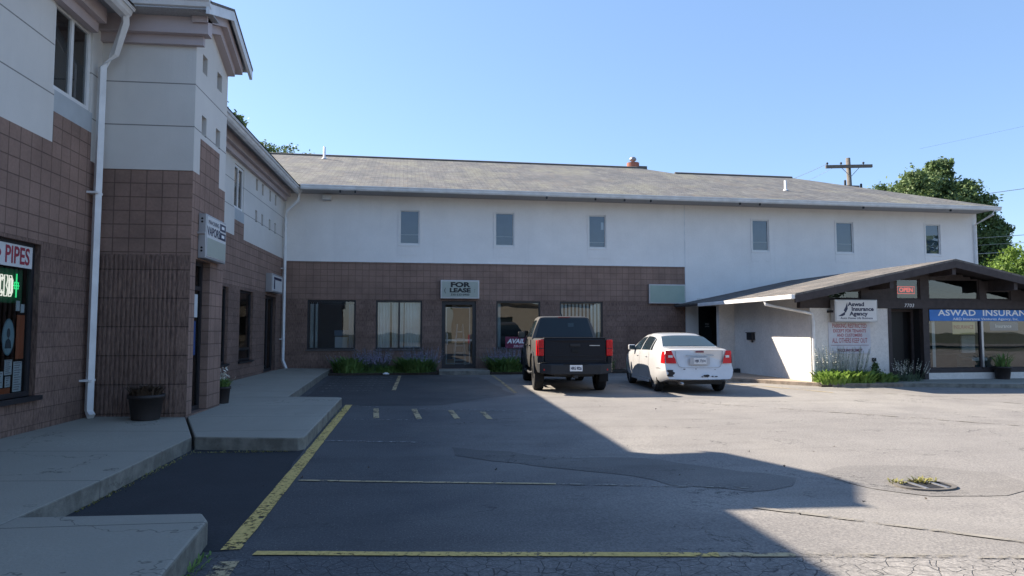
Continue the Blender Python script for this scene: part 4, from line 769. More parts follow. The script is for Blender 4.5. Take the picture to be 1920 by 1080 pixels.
for nm, pts in (('boot_seam', [(-.57, 1.02), (-.56, .80), (-.50, .66), (-.44, .635), (.44, .635), (.50, .66), (.56, .80), (.57, 1.02)]),):
    m = MB()
    for a, b in zip(pts, pts[1:]): m.tube([rearp(a[0], a[1], .002), rearp((a[0] + b[0]) / 2, (a[1] + b[1]) / 2, .002), rearp(b[0], b[1], .002)], .006, 4)
    build(nm, m, 'steel', CAR)
build('boot_trim', grid_patch(lambda i, j: rearp(-.34 + .68 * i, .905 + .022 * j, .012), 8, 1), 'chrome', CAR); build('plate_recess', grid_patch(lambda i, j: rearp(-.24 + .48 * i, .70 + .17 * j, .006), 4, 2), simple('recess_paint', (.42, .42, .43), .5), CAR)
pl = build('number_plate', grid_patch(lambda i, j: rearp(-.152 + .304 * i, .715 + .145 * j, .012), 4, 2), 'sign_w', CAR); m = MB(); put_text(m, 'HJK 7214', .085, lambda u, z, d: rearp(-u, z, .016), 0, .785, 0, wx=.78, bold=.002); build('lettering', m, 'navy', pl)
build('brake_light', grid_patch(lambda i, j: rearp(-.10 + .20 * i, .985 + .035 * j, .012), 4, 1), simple('dark_red_lens', (.18, .01, .02), .3), CAR)
r_ = random.Random(5)
def blotch(cx, cz, rx, rz_, n=11): return MB().add([rearp(-(cx + rx * (1 + r_.uniform(-.3, .3)) * math.cos(2 * math.pi * i / n)), cz + rz_ * (1 + r_.uniform(-.3, .3)) * math.sin(2 * math.pi * i / n), .006) for i in range(n)], [tuple(range(n))])
for a in ((.12, .44, .07, .03), (.02, .42, .025, .012), (.27, .43, .03, .014), (.36, .425, .05, .01), (-.40, .60, .03, .012), (-.13, .605, .018, .01), (.33, .59, .012, .01)): build('scrape', blotch(*a), 'plastic', CAR)
build('scrape', grid_patch(lambda i, j: sdef(.0 + .05 * i, .70 + .06 * i + .09 * (1 - i), .40 + .18 * j) if 0 else rearp(.64 + .13 * i + .03 * math.sin(9 * j), .42 + .16 * j, .008), 4, 5), 'plastic', CAR); build('scrape', blotch(-.70, .50, .035, .05), 'paint_w', CAR)
build('scrape', MB().add([sdef(x, wm(x) + .006, z) for x, z in ((.28, .60), (.50, .615), (.72, .60), (.70, .585), (.45, .595))], [(0, 1, 2, 3, 4)]), 'steel', CAR)
build('exhaust_pipe', MB().tube([(-.02, .46, .26), (.35, .46, .27)], .034, 12), 'chrome', CAR, True); [build('sill_trim', MB().box(1.5, 3.3, a, a + .03, .20, .27), 'paint_w', CAR) for a in (.86, -.89)]
build('underbody', MB().box(.45, 4.4, -.66, .66, .21, .40), 'plastic', CAR)

# --- pickup truck
TR = car_root('pickup_truck', (3.36, 15.92), 3.3, label='dark grey crew cab pickup truck parked left of the silver car', category='truck')
TR.scale = (1, .955, 1)
Ht = smooth_fn([(0, 1.30), (3.9, 1.30), (4.15, 1.27), (5.0, 1.18), (5.25, 1.08), (5.39, .92)], .05); Hb = smooth_fn([(0, .56), (1.8, .50), (4.2, .50), (5.1, .44), (5.39, .50)], .1)
Hw = smooth_fn([(0, .93), (.5, .955), (1.2, .965), (2.0, .945), (4.2, .95), (4.8, .955), (5.2, .88), (5.39, .74)], .1)
def tring(x):
    W, b, t_ = Hw(x), Hb(x), Ht(x); return [(0, b), (W * .6, b), (W - .04, b), (W - .01, b + .10), (W, b + .24), (W - .004, .95), (W - .022, 1.06), (W - .035, t_ - .09), (W - .055, t_ - .03), (W - .10, t_), (W * .6, t_ + .006), (0, t_ + .01)]
def tdef(x, y, z): f = max(0, (x - 4.8) / .59); return (x + (.05 * (abs(y) / .95) ** 4 if x < .4 else 0) - f * .22 * (abs(y) / .95) ** 3, y, z)
st = sorted(set([.13, .15, .18] + [round(v, 3) for v in np.arange(.22, 5.39, .09)] + [5.33, 5.37, 5.39]))
tb = build('body', loft(st, tring, tdef), 'paint_lit', TR)
def arch(x, r, z): # squared-off truck arch
    m = MB(); k = 8; ang = [math.pi * i / k for i in range(k + 1)]; pts = [(x + r * 1.05 * np.sign(math.cos(a)) * abs(math.cos(a)) ** .75, z + r * abs(math.sin(a)) ** .75) for a in ang] + [(x - r * 1.12, .2), (x + r * 1.12, .2)]; return pts
def arch_cut(x, r, z, y0, y1):
    p = arch(x, r, z); n = len(p); m = MB(); m.v = [(a, y, b) for y in (y0, y1) for a, b in p]; m.f = [tuple(range(n)), tuple(range(n, 2 * n))[::-1]] + [(i, (i + 1) % n, n + (i + 1) % n, n + i) for i in range(n)]; return m
cuts = [cutter(arch_cut(x, .47, .47, a, b)) for x in (1.22, 4.57) for a, b in ((.58, 1.2), (-1.2, -.58))] + [cutter(MB().box(.0, 1.88, -.76, .76, .70, 1.6))]
bool_cut(tb, cuts); finish(tb, 35)
for x in (1.22, 4.57):
    for s_ in (1, -1):
        wheel(TR, x, s_ * .82, .385, .265, .235, 6, True); p = arch(x, .47, .47)[:9]; q = arch(x, .55, .45)[:9]; W = Hw(x)
        m = MB(); n = 9; m.v = [(a, s_ * (W - .02), b) for a, b in p] + [(a, s_ * (W + .035), b) for a, b in p] + [(a, s_ * (W + .025), b) for a, b in q] + [(a, s_ * (W - .02), b) for a, b in q]
        for i in range(n - 1):
            for k in range(3): m.f.append((k * n + i, k * n + i + 1, (k + 1) * n + i + 1, (k + 1) * n + i))
        build('wheel_arch', m, 'plastic', TR)
# tailgate
def TG(y, z, d=0.): return tdef(.13 - d, y, z)
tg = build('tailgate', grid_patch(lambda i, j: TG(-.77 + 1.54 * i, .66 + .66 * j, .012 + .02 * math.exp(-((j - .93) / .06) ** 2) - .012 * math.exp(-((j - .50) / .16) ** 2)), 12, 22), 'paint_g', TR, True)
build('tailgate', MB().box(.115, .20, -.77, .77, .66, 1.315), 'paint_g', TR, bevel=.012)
build('tailgate_cap', MB().box(.09, .21, -.78, .78, 1.316, 1.338), 'plastic', tg, bevel=.006); build('handle', MB().lathe([(0, -.02), (.10, -.018), (.12, -.004)], (.118, 0, 1.16), 20, 'z') if 0 else MB().box(.083, .10, -.13, .13, 1.12, 1.19), 'plastic', tg, bevel=.02)
m = MB(); 
for k in range(6): m.box(.086, .099, -.24 - k * .075, -.285 - k * .075, 1.135, 1.165)
build('badge', MB().box(.088, .10, -.62, -.36, 1.135, 1.155), 'alum', tg)
build('emblem', MB().lathe([(0, -.014), (.085, -.012), (.095, 0)], (.10, 0, 1.0), 20, 'y', (1, 1)) if 0 else MB().box(.086, .10, -.085, .085, .985, 1.06), 'rubber', tg, bevel=.012)
build('pressed_ridge', MB().box(.098, .118, -.70, .70, .80, .815), 'plastic', tg, bevel=.004); build('pressed_ridge', MB().box(.098, .118, -.70, .70, .90, .91), 'plastic', tg, bevel=.004)
for s_ in (1, -1): build('corner_step', MB().box(-.01, .10, min(s_ * .66, s_ * .86), max(s_ * .66, s_ * .86), .742, .752), 'rubber', TR); build('reflector', MB().box(-.012, -.002, min(s_ * .72, s_ * .80), max(s_ * .72, s_ * .80), .56, .60), 'tail', TR)
for s_ in (1, -1):
    build('tail_light', MB().box(.085, .14, min(s_ * .785, s_ * .925), max(s_ * .785, s_ * .925), .90, 1.28), 'tail', TR, bevel=.012); build('tail_light', MB().box(.14, .34, min(s_ * .935, s_ * .957), max(s_ * .935, s_ * .957), .90, 1.27), 'tail', TR, bevel=.008)
    build('lamp_divider', MB().box(.078, .084, min(s_ * .785, s_ * .925), max(s_ * .785, s_ * .925), 1.07, 1.085), 'plastic', TR)
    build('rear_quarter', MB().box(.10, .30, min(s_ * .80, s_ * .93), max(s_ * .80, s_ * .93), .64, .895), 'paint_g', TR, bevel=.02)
bp_ = MB(); bp_.prism([(.16, -.94), (.02, -.90), (-.05, -.62), (-.05, .62), (.02, .90), (.16, .94), (.30, .94), (.30, -.94)], [.50, .50, .46, .46, .50, .50, .52, .52], [.74, .74, .70, .70, .74, .74, .74, .74]); build('rear_bumper', bp_, 'plastic', TR, bevel=.02)
build('bumper_step', MB().box(-.055, .10, -.30, .30, .702, .715), 'rubber', TR); pl = build('number_plate', MB().box(-.058, -.052, -.155, .155, .545, .69), 'white', TR); m = MB(); put_text(m, 'HRG 9026', .10, lambda u, z, d: (-.060, -u, z), 0, .61, 0, wx=.62, bold=.004); build('lettering', m, 'navy', pl)
build('tow_hitch', MB().box(-.03, .3, -.05, .05, .38, .45), 'plastic', TR); build('chassis', MB().box(.3, 5.0, -.5, .5, .40, .56), 'plastic', TR); build('rear_axle', MB().tube([(1.22, -.75, .385), (1.22, -.1, .385), (1.22, .1, .385), (1.22, .75, .385)], [.05, .06, .06, .05], 10).lathe([(0, -.13), (.13, -.05), (.13, .05), (0, .13)], (1.22, 0, .385), 12, 'y'), 'plastic', TR, True)
build('spare_wheel', MB().lathe([(.2, -.1), (.36, -.1), (.37, 0), (.36, .1), (.2, .1)], (.72, 0, .50), 24), 'rubber', TR, True)
# cab
ct = smooth_fn([(1.9, 1.85), (2.05, 1.885), (2.6, 1.90), (3.2, 1.885), (3.55, 1.80), (4.0, 1.52), (4.35, 1.29)], .06)
cw = smooth_fn([(1.9, .70), (3.4, .70), (4.35, .80)], .1)
def cring(x):
    t_, r_, B = ct(x), cw(x), 1.285; W = .905; p = [(0, B - .2), (W * .8, B - .2), (W, B - .2), (W, B)]
    for k in range(1, 5): q = k / 4; p.append((W + (r_ - W) * q + .015 * math.sin(math.pi * q), B + (max(t_ - .05, B + .01) - B) * q))
    e = max(t_ - .05, B + .01); p += [(r_ - .04, e + (t_ - e) * .6), (r_ - .14, e + (t_ - e) * .9), (0, max(t_, B + .015))]; return p
def cdef(x, y, z): f = max(0, 1 - (x - 1.93) / .8); return (x + f * (.13 * max(0, z - 1.28) / .6 + .05 * (abs(y) / .9) ** 3), y, z)
st = [1.93, 1.96, 2.0] + [round(v, 3) for v in np.arange(2.06, 4.34, .08)]; cb = build('cab', loft(st, cring, cdef), 'paint_lit', TR); finish(cb, 30)
def cb_(y, z, off): x, a, b = cdef(1.93, y, z); return (x - off, a, b)
build('rear_window', grid_patch(lambda i, j: cb_((2 * i - 1) * (.80 - .15 * j), 1.33 + .50 * j, .008), 10, 6), 'carglass', TR, True); build('brake_light', MB().box(2.02, 2.045, -.16, .16, 1.845, 1.865), simple('dark_red_lens_b', (.2, .01, .02), .3), TR)
build('painted_glint', grid_patch(lambda i, j: cb_(-.10 - .16 * i, 1.60 + .10 * j, .012), 1, 1), 'carglass2', TR)  # paler glass patch: brightness seen through the cab, painted on
for s_ in (1, -1):
    for a0, a1, b0, b1 in ((2.12, 2.92, 2.20, 2.90), (3.02, 4.08, 3.0, 3.55)):
        def fn(i, j):
            lo, hi = a0 + (a1 - a0) * i, b0 + (b1 - b0) * i; x = lo + (hi - lo) * j; t_ = .08 + .80 * j; r_ = cw(x); e = max(ct(x) - .05, 1.295); return cdef(x, s_ * (.905 + (r_ - .905) * t_ + .015 * math.sin(math.pi * t_) + .006), 1.285 + (e - 1.285) * t_)
        build('side_window', grid_patch(fn, 8, 5), 'carglass', TR, True)
    for a in (2.03, 2.97, 3.98): build('door_seam', MB().box(a, a + .012, min(s_ * .93, s_ * .951), max(s_ * .93, s_ * .951), .56, 1.26), 'plastic', TR)
    for a in (2.25, 3.15): build('door_handle', MB().box(a, a + .18, min(s_ * .935, s_ * .972), max(s_ * .935, s_ * .972), 1.08, 1.12), 'plastic', TR, bevel=.008)
    q = build('wing_mirror', MB().box(3.66, 3.78, min(s_ * .95, s_ * 1.17), max(s_ * .95, s_ * 1.17), 1.28, 1.47), 'plastic', TR, bevel=.03); build('mirror_glass', MB().box(3.65, 3.659, min(s_ * .98, s_ * 1.15), max(s_ * .98, s_ * 1.15), 1.30, 1.45), 'carglass2', q)
    build('side_step', MB().tube([(2.0, s_ * .86, .42), (2.2, s_ * .94, .38), (3.8, s_ * .94, .38), (4.0, s_ * .86, .42)], .035, 8), 'plastic', TR)
    build('mud_flap', MB().box(.70, .715, min(s_ * .72, s_ * .95), max(s_ * .72, s_ * .95), .25, .60), 'rubber', TR)
build('windscreen', grid_patch(lambda i, j: (4.28 - .66 * j, (2 * i - 1) * (.74 - .08 * j), ct(4.28 - .66 * j) + .006), 8, 6), 'carglass', TR, True)
build('roof_aerial', MB().add([(2.55, -.02, 1.90), (2.78, -.02, 1.90), (2.78, .02, 1.90), (2.55, .02, 1.90), (2.60, 0, 1.98)], [(0, 1, 4), (1, 2, 4), (2, 3, 4), (3, 0, 4)]), 'paint_g', TR)

# ---------------------------------------------------------------- plants
def leaves_np(cent, n, sz, rg, spread, flat=.0, asp=1.5):
    """n small leaf quads round centres; returns MB"""
    r = np.random.default_rng(rg); c = np.array(cent)[r.integers(0, len(cent), n)]; p = c[:, :3] + r.normal(0, 1, (n, 3)) * c[:, 3:4] * spread
    d = r.normal(0, 1, (n, 3)); d[:, 2] *= (1 - flat); d /= np.linalg.norm(d, axis=1)[:, None]; e = np.cross(d, r.normal(0, 1, (n, 3))); e /= np.linalg.norm(e, axis=1)[:, None]; s_ = sz * (.6 + .8 * r.random((n, 1)))
    a, b = d * s_ * asp / 2, e * s_ / 2; m = MB(); V = np.stack([p - a, p - b * .9, p + a, p + b * .9], 1).reshape(-1, 3); m.v = V.tolist(); m.f = [(4 * i, 4 * i + 1, 4 * i + 2, 4 * i + 3) for i in range(n)]; return m
def blades(rect, n, h, wd, rg, lean=.6, seg=3, hv=.85):
    r = random.Random(rg); m = MB(); cx, cy = (rect[0] + rect[1]) / 2, (rect[2] + rect[3]) / 2; z0 = rect[4]
    for _ in range(n):
        a = r.uniform(0, 6.28); q = math.sqrt(r.random()); x = cx + q * math.cos(a) * (rect[1] - rect[0]) / 2; y = cy + q * math.sin(a) * (rect[3] - rect[2]) / 2
        t = r.uniform(0, 6.28) if r.random() < .4 else a + r.uniform(-.6, .6); hh = h * (1 - hv * q * r.random()) * r.uniform(.7, 1.1); ln = lean * hh * r.uniform(.5, 1.3); dx, dy = math.cos(t), math.sin(t); px, py = -dy, dx; o = len(m.v); w_ = wd * r.uniform(.7, 1.2)
        for k in range(seg + 1):
            s_ = k / seg; ww = w_ * (.35 + 1.3 * s_ * (1 - s_) * 2) * (1 - s_ ** 4) / 2 + .001; zz2 = z0 + hh * (1.5 * s_ - .62 * s_ * s_); X = x + dx * ln * s_ ** 1.4; Y = y + dy * ln * s_ ** 1.4
            m.v += [(X - px * ww, Y - py * ww, zz2), (X + px * ww, Y + py * ww, zz2)]
        for k in range(seg): m.f.append((o + 2 * k, o + 2 * k + 1, o + 2 * k + 3, o + 2 * k + 2))
    return m
def spikes(rect, n, h0, h1, rg, sz=.016):
    r = random.Random(rg); m = MB(); st_ = MB(); cx, cy = (rect[0] + rect[1]) / 2, (rect[2] + rect[3]) / 2
    for _ in range(n):
        a = r.uniform(0, 6.28); q = math.sqrt(r.random()); x = cx + q * math.cos(a) * (rect[1] - rect[0]) / 2; y = cy + q * math.sin(a) * (rect[3] - rect[2]) / 2; hh = r.uniform(h0, h1); lx, ly = math.cos(a) * .25 * q + r.uniform(-.1, .1), math.sin(a) * .2 * q - .05
        top = Vector((x + lx, y + ly, rect[4] + hh)); b = Vector((x, y, rect[4])); st_.tube([b, top], .003, 3, False)
        for k in range(7):
            p = b.lerp(top, .62 + .38 * k / 6); s_ = sz * (1.3 - .1 * k); d = Vector((r.uniform(-1, 1), r.uniform(-1, 1), r.uniform(-.4, 1))).normalized(); e = d.orthogonal().normalized(); p += Vector((r.uniform(-.01, .01),) * 3); m.add([p - d * s_, p - e * s_, p + d * s_, p + e * s_], [(0, 1, 2, 3)])
    return m, st_
def plant(name, rect, label, cat, grp=None, nb=260, h=.45, wd=.05, leaf='leaf_b', fl=0, fh=(.5, .9), rg=1, lean=.6, fmat='flower', sage=0):
    o = root(name, ((rect[0] + rect[1]) / 2, (rect[2] + rect[3]) / 2, rect[4]), label=label, category=cat)
    if grp: o['group'] = grp
    build('foliage', blades(rect, nb, h, wd, rg, lean), leaf, o)
    if sage: build('stems', blades(rect, sage, fh[0] * 1.1, .018, rg + 3, .35), 'leaf_s', o, kind='stuff')
    if fl:
        a, b = spikes(rect, fl, *fh, rg + 9); build('flower_spikes', a, fmat, o, kind='stuff'); build('flower_stalks', b, 'leaf_s', o, kind='stuff')
    return o
BZ = .07; GF = 'flowering plants along the brown wall'
plant('border_plant', (-3.35, -2.3, 23.55, 24.35, BZ), 'leafy green clump under the leftmost ground floor window', 'plant', GF, 460, .62, .075, rg=11, fl=18, fh=(.5, .7))
plant('lavender', (-2.5, -1.55, 23.85, 24.55, BZ), 'purple flowering bush between the two left ground floor windows', 'plant', GF, 200, .35, .04, fl=170, fh=(.42, .85), rg=12, sage=200)
plant('border_plant', (-1.15, -.05, 23.5, 24.25, BZ), 'bright green strap leaved clump left of the glass door path', 'plant', GF, 520, .62, .065, rg=13, lean=1.1)
plant('lavender', (-.85, .15, 23.95, 24.6, BZ), 'purple flower spikes behind the green clump left of the door', 'plant', GF, 120, .35, .04, fl=170, fh=(.42, .88), rg=14, sage=200)
plant('ground_ivy', (-2.0, -.9, 23.6, 24.5, BZ), 'low dark greenery between the two left flower bushes', 'plant', GF, 500, .28, .045, rg=15)
plant('lavender', (1.98, 3.2, 23.95, 24.75, BZ), 'purple flower spikes under the AVAILABLE window by the truck', 'plant', GF, 120, .35, .04, fl=170, fh=(.42, .85), rg=16, sage=200)
plant('border_plant', (2.0, 3.15, 23.55, 24.3, BZ), 'green strap leaved clump right of the glass door, left of the truck', 'plant', GF, 520, .64, .065, rg=17, lean=1.1)
plant('weed_clump', (4.9, 6.6, 24.0, 24.9, BZ), 'loose green weeds seen between the truck and the silver car', 'plant', GF, 420, .5, .03, rg=18, leaf='leaf_b')
plant('border_plant', (3.4, 4.9, 23.7, 24.6, BZ), 'green clump hidden behind the pickup truck cab', 'plant', GF, 240, .4, .05, rg=19)
S('grass_verge', blades((-3.4, .1, 23.5, 24.5, BZ), 900, .10, .015, 21), 'leaf_b'); bpy.data.objects['grass_verge']['kind'] = 'stuff'
# agency bed
GA = 'plants in the bed under the office sign'
for i, (x0, x1, y0, y1, h, nb, lab) in enumerate(((10.35, 11.3, 17.15, 18.0, .46, 520, 'light green hosta clump at the left end of the office bed'), (11.0, 12.0, 17.15, 17.95, .44, 560, 'light green hosta clump in the middle of office bed, under the notice board'), (11.8, 12.6, 17.1, 17.9, .36, 420, 'darker green clump at the right end of office bed by the dark stump'))):
    plant('hosta', (x0, x1, y0, y1, .05), lab, 'plant', GA, nb, h, .085, 'hosta' if i < 2 else 'leaf_b', rg=30 + i, lean=.75)
plant('flowering_weed', (10.45, 11.9, 17.6, 17.95, .05), 'pale blossoming stalks rising above the hostas under the notice', 'plant', GA, 60, .5, .02, 'leaf_s', 130, (.6, 1.05), 40, .4, 'bloom')
plant('flowering_weed', (12.6, 13.4, 17.25, 17.75, .10), 'thin pale flowering stalks beside the dark office doorway', 'plant', GA, 120, .3, .025, 'leaf_s', 40, (.35, .65), 41, .6, 'bloom')
t = root('conical_shrub', (12.2, 17.75, .05), label='small dark pointed shrub under the outlet box by office door', category='shrub'); t['group'] = GA
build('foliage', leaves_np([(12.2, 17.75, .05 + .1 * k, .20 - .03 * k) for k in range(6)], 900, .04, 51, .6), 'leaf_d', t)
S('planting_bed', MB().prism([(10.42, 18.0), (10.30, 17.25), (12.7, 16.98), (12.9, 17.95)], -.1, .05), 'soil')
t = root('weed_tuft', (4.9, 6.4, -.04), label='yellow green weeds growing out of the storm drain grate', category='weeds'); build('foliage', blades((4.78, 5.06, 6.40, 6.55, -.03), 90, .065, .015, 61, 1.2), 'weed', t); 
t = root('weed_tuft', (4.62, 6.48, -.04), label='smaller weed sprig at left rim of the storm drain', category='weeds'); build('foliage', blades((4.55, 4.72, 6.42, 6.55, -.03), 30, .05, .015, 62, 1.2), 'weed', t)
t = root('kerb_weed', (-1.5, 4.75, 0), label='small green weeds at the foot of the nearest kerb', category='weeds'); build('foliage', blades((-1.56, -1.42, 4.1, 4.9, 0.0), 90, .06, .012, 63, 1.), 'leaf_b', t)
# planters
def planter(x, y, z, r, h, label, lab_leaf, nb, lh, rg, fl=False):
    t = root('planter', (x, y, z), label=label, category='planter'); build('pot', MB().lathe([(r * .78, 0), (r * .95, h * .85), (r * 1.05, h * .86), (r * 1.05, h), (r * .92, h), (r * .9, h * .9), (0, h * .88)], (x, y, z), 24), 'terracotta', t, True); build('soil', MB().lathe([(r * .88, 0), (0, .01)], (x, y, z + h * .9), 16), 'soil', t)
    p = root(lab_leaf[0], (x, y, z + h), label=lab_leaf[1], category='plant'); build('foliage', blades((x - r * .8, x + r * .8, y - r * .8, y + r * .8, z + h * .9), nb, lh, .03, rg, .8), lab_leaf[2], p)
    if fl: build('blossom', leaves_np([(x, y, z + h + lh * .8, .10)], 60, .04, rg, .7), 'bloom', p)
planter(-4.20, 10.72, .2, .245, .36, 'large dark round planter against the ribbed block wall', ('withered_plant', 'withered dark plant in the planter by ribbed wall', leafmat('withered', (.05, .035, .025), (.10, .07, .05), .1)), 300, .22, 71)
planter(-3.78, 12.98, .19, .14, .30, 'small dark flower pot behind the tower corner', ('potted_flower', 'small white flowered plant in the pot behind tower corner', 'leaf_b'), 120, .22, 72, True)
planter(16.2, 18.0 - .1, .12, .22, .36, 'dark round planter standing in front of the office windows', ('yucca_plant', 'spiky dark plant in the planter before office windows', 'leaf_b'), 90, .50, 73)

# trees
def tree(name, x, y, clusters, n, leaf, label, trunk_h, r0, sz, rg, base=0.):
    t = root(name, (x, y, base), label=label, category='tree'); tm = MB(); tm.tube([(x, y, base), (x + .1, y, base + trunk_h * .5), (x - .05, y, base + trunk_h)], [r0, r0 * .75, r0 * .6], 9)
    for c in clusters[:14]: a = Vector((x, y, base + trunk_h * .8)); b = Vector(c[:3]); mid = a.lerp(b, .5) + Vector((0, 0, -.1 * (b - a).length)); tm.tube([a, mid, b], [r0 * .45, r0 * .25, .03], 6)
    build('trunk', tm, 'bark', t, True)
    r = np.random.default_rng(rg); sub = []
    for c in clusters:
        for _ in range(22):
            d = r.normal(0, 1, 3); d /= np.linalg.norm(d); q = c[3] * r.uniform(.35, 1.05); sub.append((c[0] + d[0] * q, c[1] + d[1] * q, c[2] + d[2] * q * .8, c[3] * .17))
    build('crown', leaves_np(sub, n, sz, rg, 1.0), leaf, t); return t
OAK = [(33.5 + (a - 33.5) * 1.04, b, 6.5 + (c - 6.5) * 1.1, d * 1.12) for a, b, c, d in [(35.1, 42, 10.3, 1.4), (36.2, 42, 8.9, 1.3), (32.7, 42, 9.4, 1.5), (36.6, 41.5, 6.9, 1.2), (30.2, 42, 9.6, 1.3), (31.9, 42, 10.3, 1.5), (33.9, 43, 10.9, 1.6), (34.0, 41, 8.8, 1.7), (31.2, 41.5, 8.0, 1.6), (35.8, 42, 9.4, 1.4), (37.2, 42, 7.7, 1.2), (35.4, 42, 7.0, 1.6), (36.6, 42.5, 5.7, 1.2), (33.2, 42, 6.3, 1.8), (30.2, 42, 6.2, 1.6), (35.3, 42, 4.6, 1.4), (32.9, 42.5, 11.0, .9), (37.9, 42, 8.2, .7), (34.4, 42.5, 12.0, .7)]]
tree('oak_tree', 33.5, 42, OAK, 72000, 'leaf_d', 'large dark green tree rising behind the right end of the rear roof', 4.5, .40, .145, 81)
MAP = [(a - 3.1, b, c - .1, d) for a, b, c, d in [(36.0, 36, 5.0, 1.3), (37.8, 36, 5.6, 1.4), (39.6, 36, 5.4, 1.5), (35.0, 36, 3.9, 1.2), (37.0, 35.5, 4.2, 1.4), (39.0, 36, 3.6, 1.6), (41.2, 36, 4.6, 1.6)]]
tree('maple_tree', 34.6, 36, MAP, 24000, 'leaf_l', 'bright yellow green tree at the right edge beyond the office roof', 3.0, .25, .12, 82)
tree('locust_tree', -12.2, 38, [(-12.0, 38, 12.9, 1.3), (-10.8, 38, 12.5, .8), (-13.2, 38, 12.5, 1.3), (-10.2, 38, 11.2, .6), (-11.6, 38, 10.6, 1.2), (-12.4, 38, 13.9, .8)], 6000, 'leaf_d', 'dark tree top showing above gutter of the left shop wing', 8.5, .25, .15, 83)
tree('walnut_tree', -8.6, 40, [(-9.1, 40, 11.7, .6), (-8.3, 40, 11.7, .5), (-7.4, 40, 11.4, .5), (-9.7, 40, 12.0, .5), (-8.4, 40, 10.9, .9)], 1300, 'leaf_d', 'feathery tree tips peeking over left end of the rear roof ridge', 9.0, .2, .10, 84)
# out-of-view surroundings for the window glass to reflect
nb_ = root('unseen_garage_building', (17, -42, 0), label='unseen low beige garage building added across the street behind the camera', category='building')
bw = facade(lambda u, z, d=0.: (u, -40 + d, z), [8, 27, 12, 16, 19, 24], [0, 5, .9, 3.2], lambda u, z: None if .9 < z < 3.2 and (12 < u < 16 or 19 < u < 24) else 'cream_b', .2); build('wall', bw['cream_b'], 'cream_b', nb_)
build('roof', MB().box(7.5, 27.5, -52, -39.7, 5.0, 5.3), 'roof_far', nb_)
for a, b in ((12, 16), (19, 24)): build('window', MB().box(a, b, -40.2, -40.15, .9, 3.2), 'carglass', nb_)  # windows of the added unseen garage
for i, (x, y, k) in enumerate(((-30, -46, 1.5), (31, -45, 1.6), (44, -30, 1.3), (-10, -58, 1.8), (14, -60, 1.7), (58, 4, 1.5), (60, 20, 1.6), (56, -12, 1.4))):  # trees added out of view to fill the window reflections
    tree('unseen_tree', x, y, [(x + a * k * 1.6, y + b * k, (5 + c) * k, 1.7 * k) for a, b, c in ((-1, 0, 0), (1, 0, 0), (0, 0, 1.4), (0, 1, .2), (0, -1, .4))], 3000, 'leaf_d', ['unseen tree added far behind the camera on the left', 'unseen tree added far behind the camera on the right', 'unseen tree added across the road to the far right', 'unseen tree added behind the beige garage, left one', 'unseen tree added behind the beige garage, right one', 'unseen tree added far out to the right beyond the lot, middle one', 'unseen tree added far out to the right beyond the lot, farther one', 'unseen tree added far out to the right beyond the lot, nearest the street'][i], 4 * k, .3, .5, 90 + i)

# utility pole and wires
t = root('utility_pole', (26.4, 41, 0), label='weathered wooden utility pole with one crossarm above the rear roof', category='utility pole')
build('pole', MB().tube([(27.15, 41, 0), (26.9, 41, 8), (26.74, 41, 12.7)], [.20, .16, .14], 10), 'wood_p', t, True)
build('crossarm', MB().add([(x, y, z + (x - 26.7) * .045) for x in (25.10, 28.30) for y in (40.78, 40.90) for z in (12.02, 12.22)], [(0, 1, 3, 2), (4, 6, 7, 5), (0, 4, 5, 1), (2, 3, 7, 6), (0, 2, 6, 4), (1, 5, 7, 3)]), 'wood_p', t)
for a in (-1.6, 1.5): build('brace', MB().tube([(26.8 + a * .42, 40.86, 12.08), (26.82, 40.86, 11.45)], .02, 5), 'steel', t)
for x in (25.2, 26.15, 27.7): build('insulator', MB().lathe([(.03, 0), (.03, .08), (.07, .09), (.07, .16), (.04, .2), (0, .21)], (x, 40.84, 12.2 + (x - 26.7) * .045), 10), 'plastic', t)
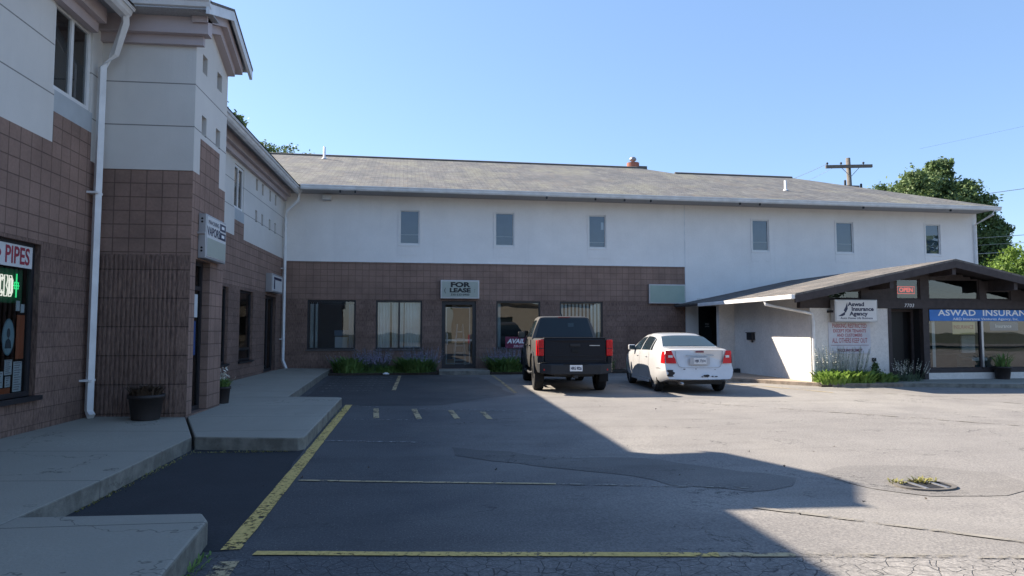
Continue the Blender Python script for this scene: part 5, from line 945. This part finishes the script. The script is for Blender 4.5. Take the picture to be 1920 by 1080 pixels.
build('transformer_bracket', MB().box(26.3, 27.3, 40.7, 40.8, 10.75, 10.85), 'wood_p', t); build('switch', MB().lathe([(.07, 0), (.07, .45), (0, .5)], (26.3, 40.7, 10.7), 8), 'plastic', t); build('switch', MB().lathe([(.07, 0), (.07, .45), (0, .5)], (27.4, 40.7, 10.5), 8), 'plastic', t)
def wire(a, b, sag, r, label):
    pts = [Vector(a).lerp(Vector(b), k / 14) - Vector((0, 0, sag * 4 * (k / 14) * (1 - k / 14))) for k in range(15)]; o = build('power_line', MB().tube(pts, r * .8, 5), 'steel'); o['label'] = label; o['category'] = 'cable'; o['group'] = 'overhead lines'; return o

wire((25.1, 40.8, 12.2), (20.0, 44.0, 10.6), .25, .014, 'thin wire sagging left from the crossarm end to the roof line')
wire((25.6, 40.8, 12.0), (21.5, 44.0, 10.6), .3, .010, 'faint second wire running left below the crossarm')
wire((34.0, 38, 9.95), (60, 24, 13.3), .2, .022, 'single line slanting up to the right beyond the oak crown')
wire((33.5, 40, 7.35), (56, 30, 9.2), .25, .022, 'upper cable of the pair right of the oak tree')
wire((33.5, 40, 6.9), (56, 30, 8.55), .25, .016, 'thin middle cable between the pair right of the oak')
wire((33.5, 40, 6.35), (56, 30, 7.95), .2, .036, 'thick lower cable of the pair right of the oak')
wire((29.5, 38, 12.6), (60, 24, 19.5), .4, .006, 'faint high wire crossing sky at upper right')

# loose litter: a couple of leaves and chips on the near concrete and asphalt
r_ = random.Random(99)
S('leaf_litter', leaves_np([(-4.9, 10.2, .225, .12), (-4.7, 8.5, .21, .3), (-3.0, 7.5, .0, .3)] if 0 else [(x, y, .012, .02) for x, y in [(r_.uniform(-2.9, 6), r_.uniform(5, 14)) for _ in range(60)]], 70, .016, 97, .5), 'bark'); bpy.data.objects['leaf_litter']['kind'] = 'stuff'
for x0, x1, y0, y1, n_ in ((-2.96, -2.88, 5.5, 9.0, 260), (-2.9, -1.7, 8.80, 8.88, 120), (-1.80, -1.62, 9.2, 14.0, 200), (-2.9, -1.7, 5.34, 5.38, 60)):
    q = S('kerb_moss', blades((x0, x1, y0, y1, 0.0), n_, .035, .008, int(n_), 1.2), 'weed'); q['kind'] = 'stuff'
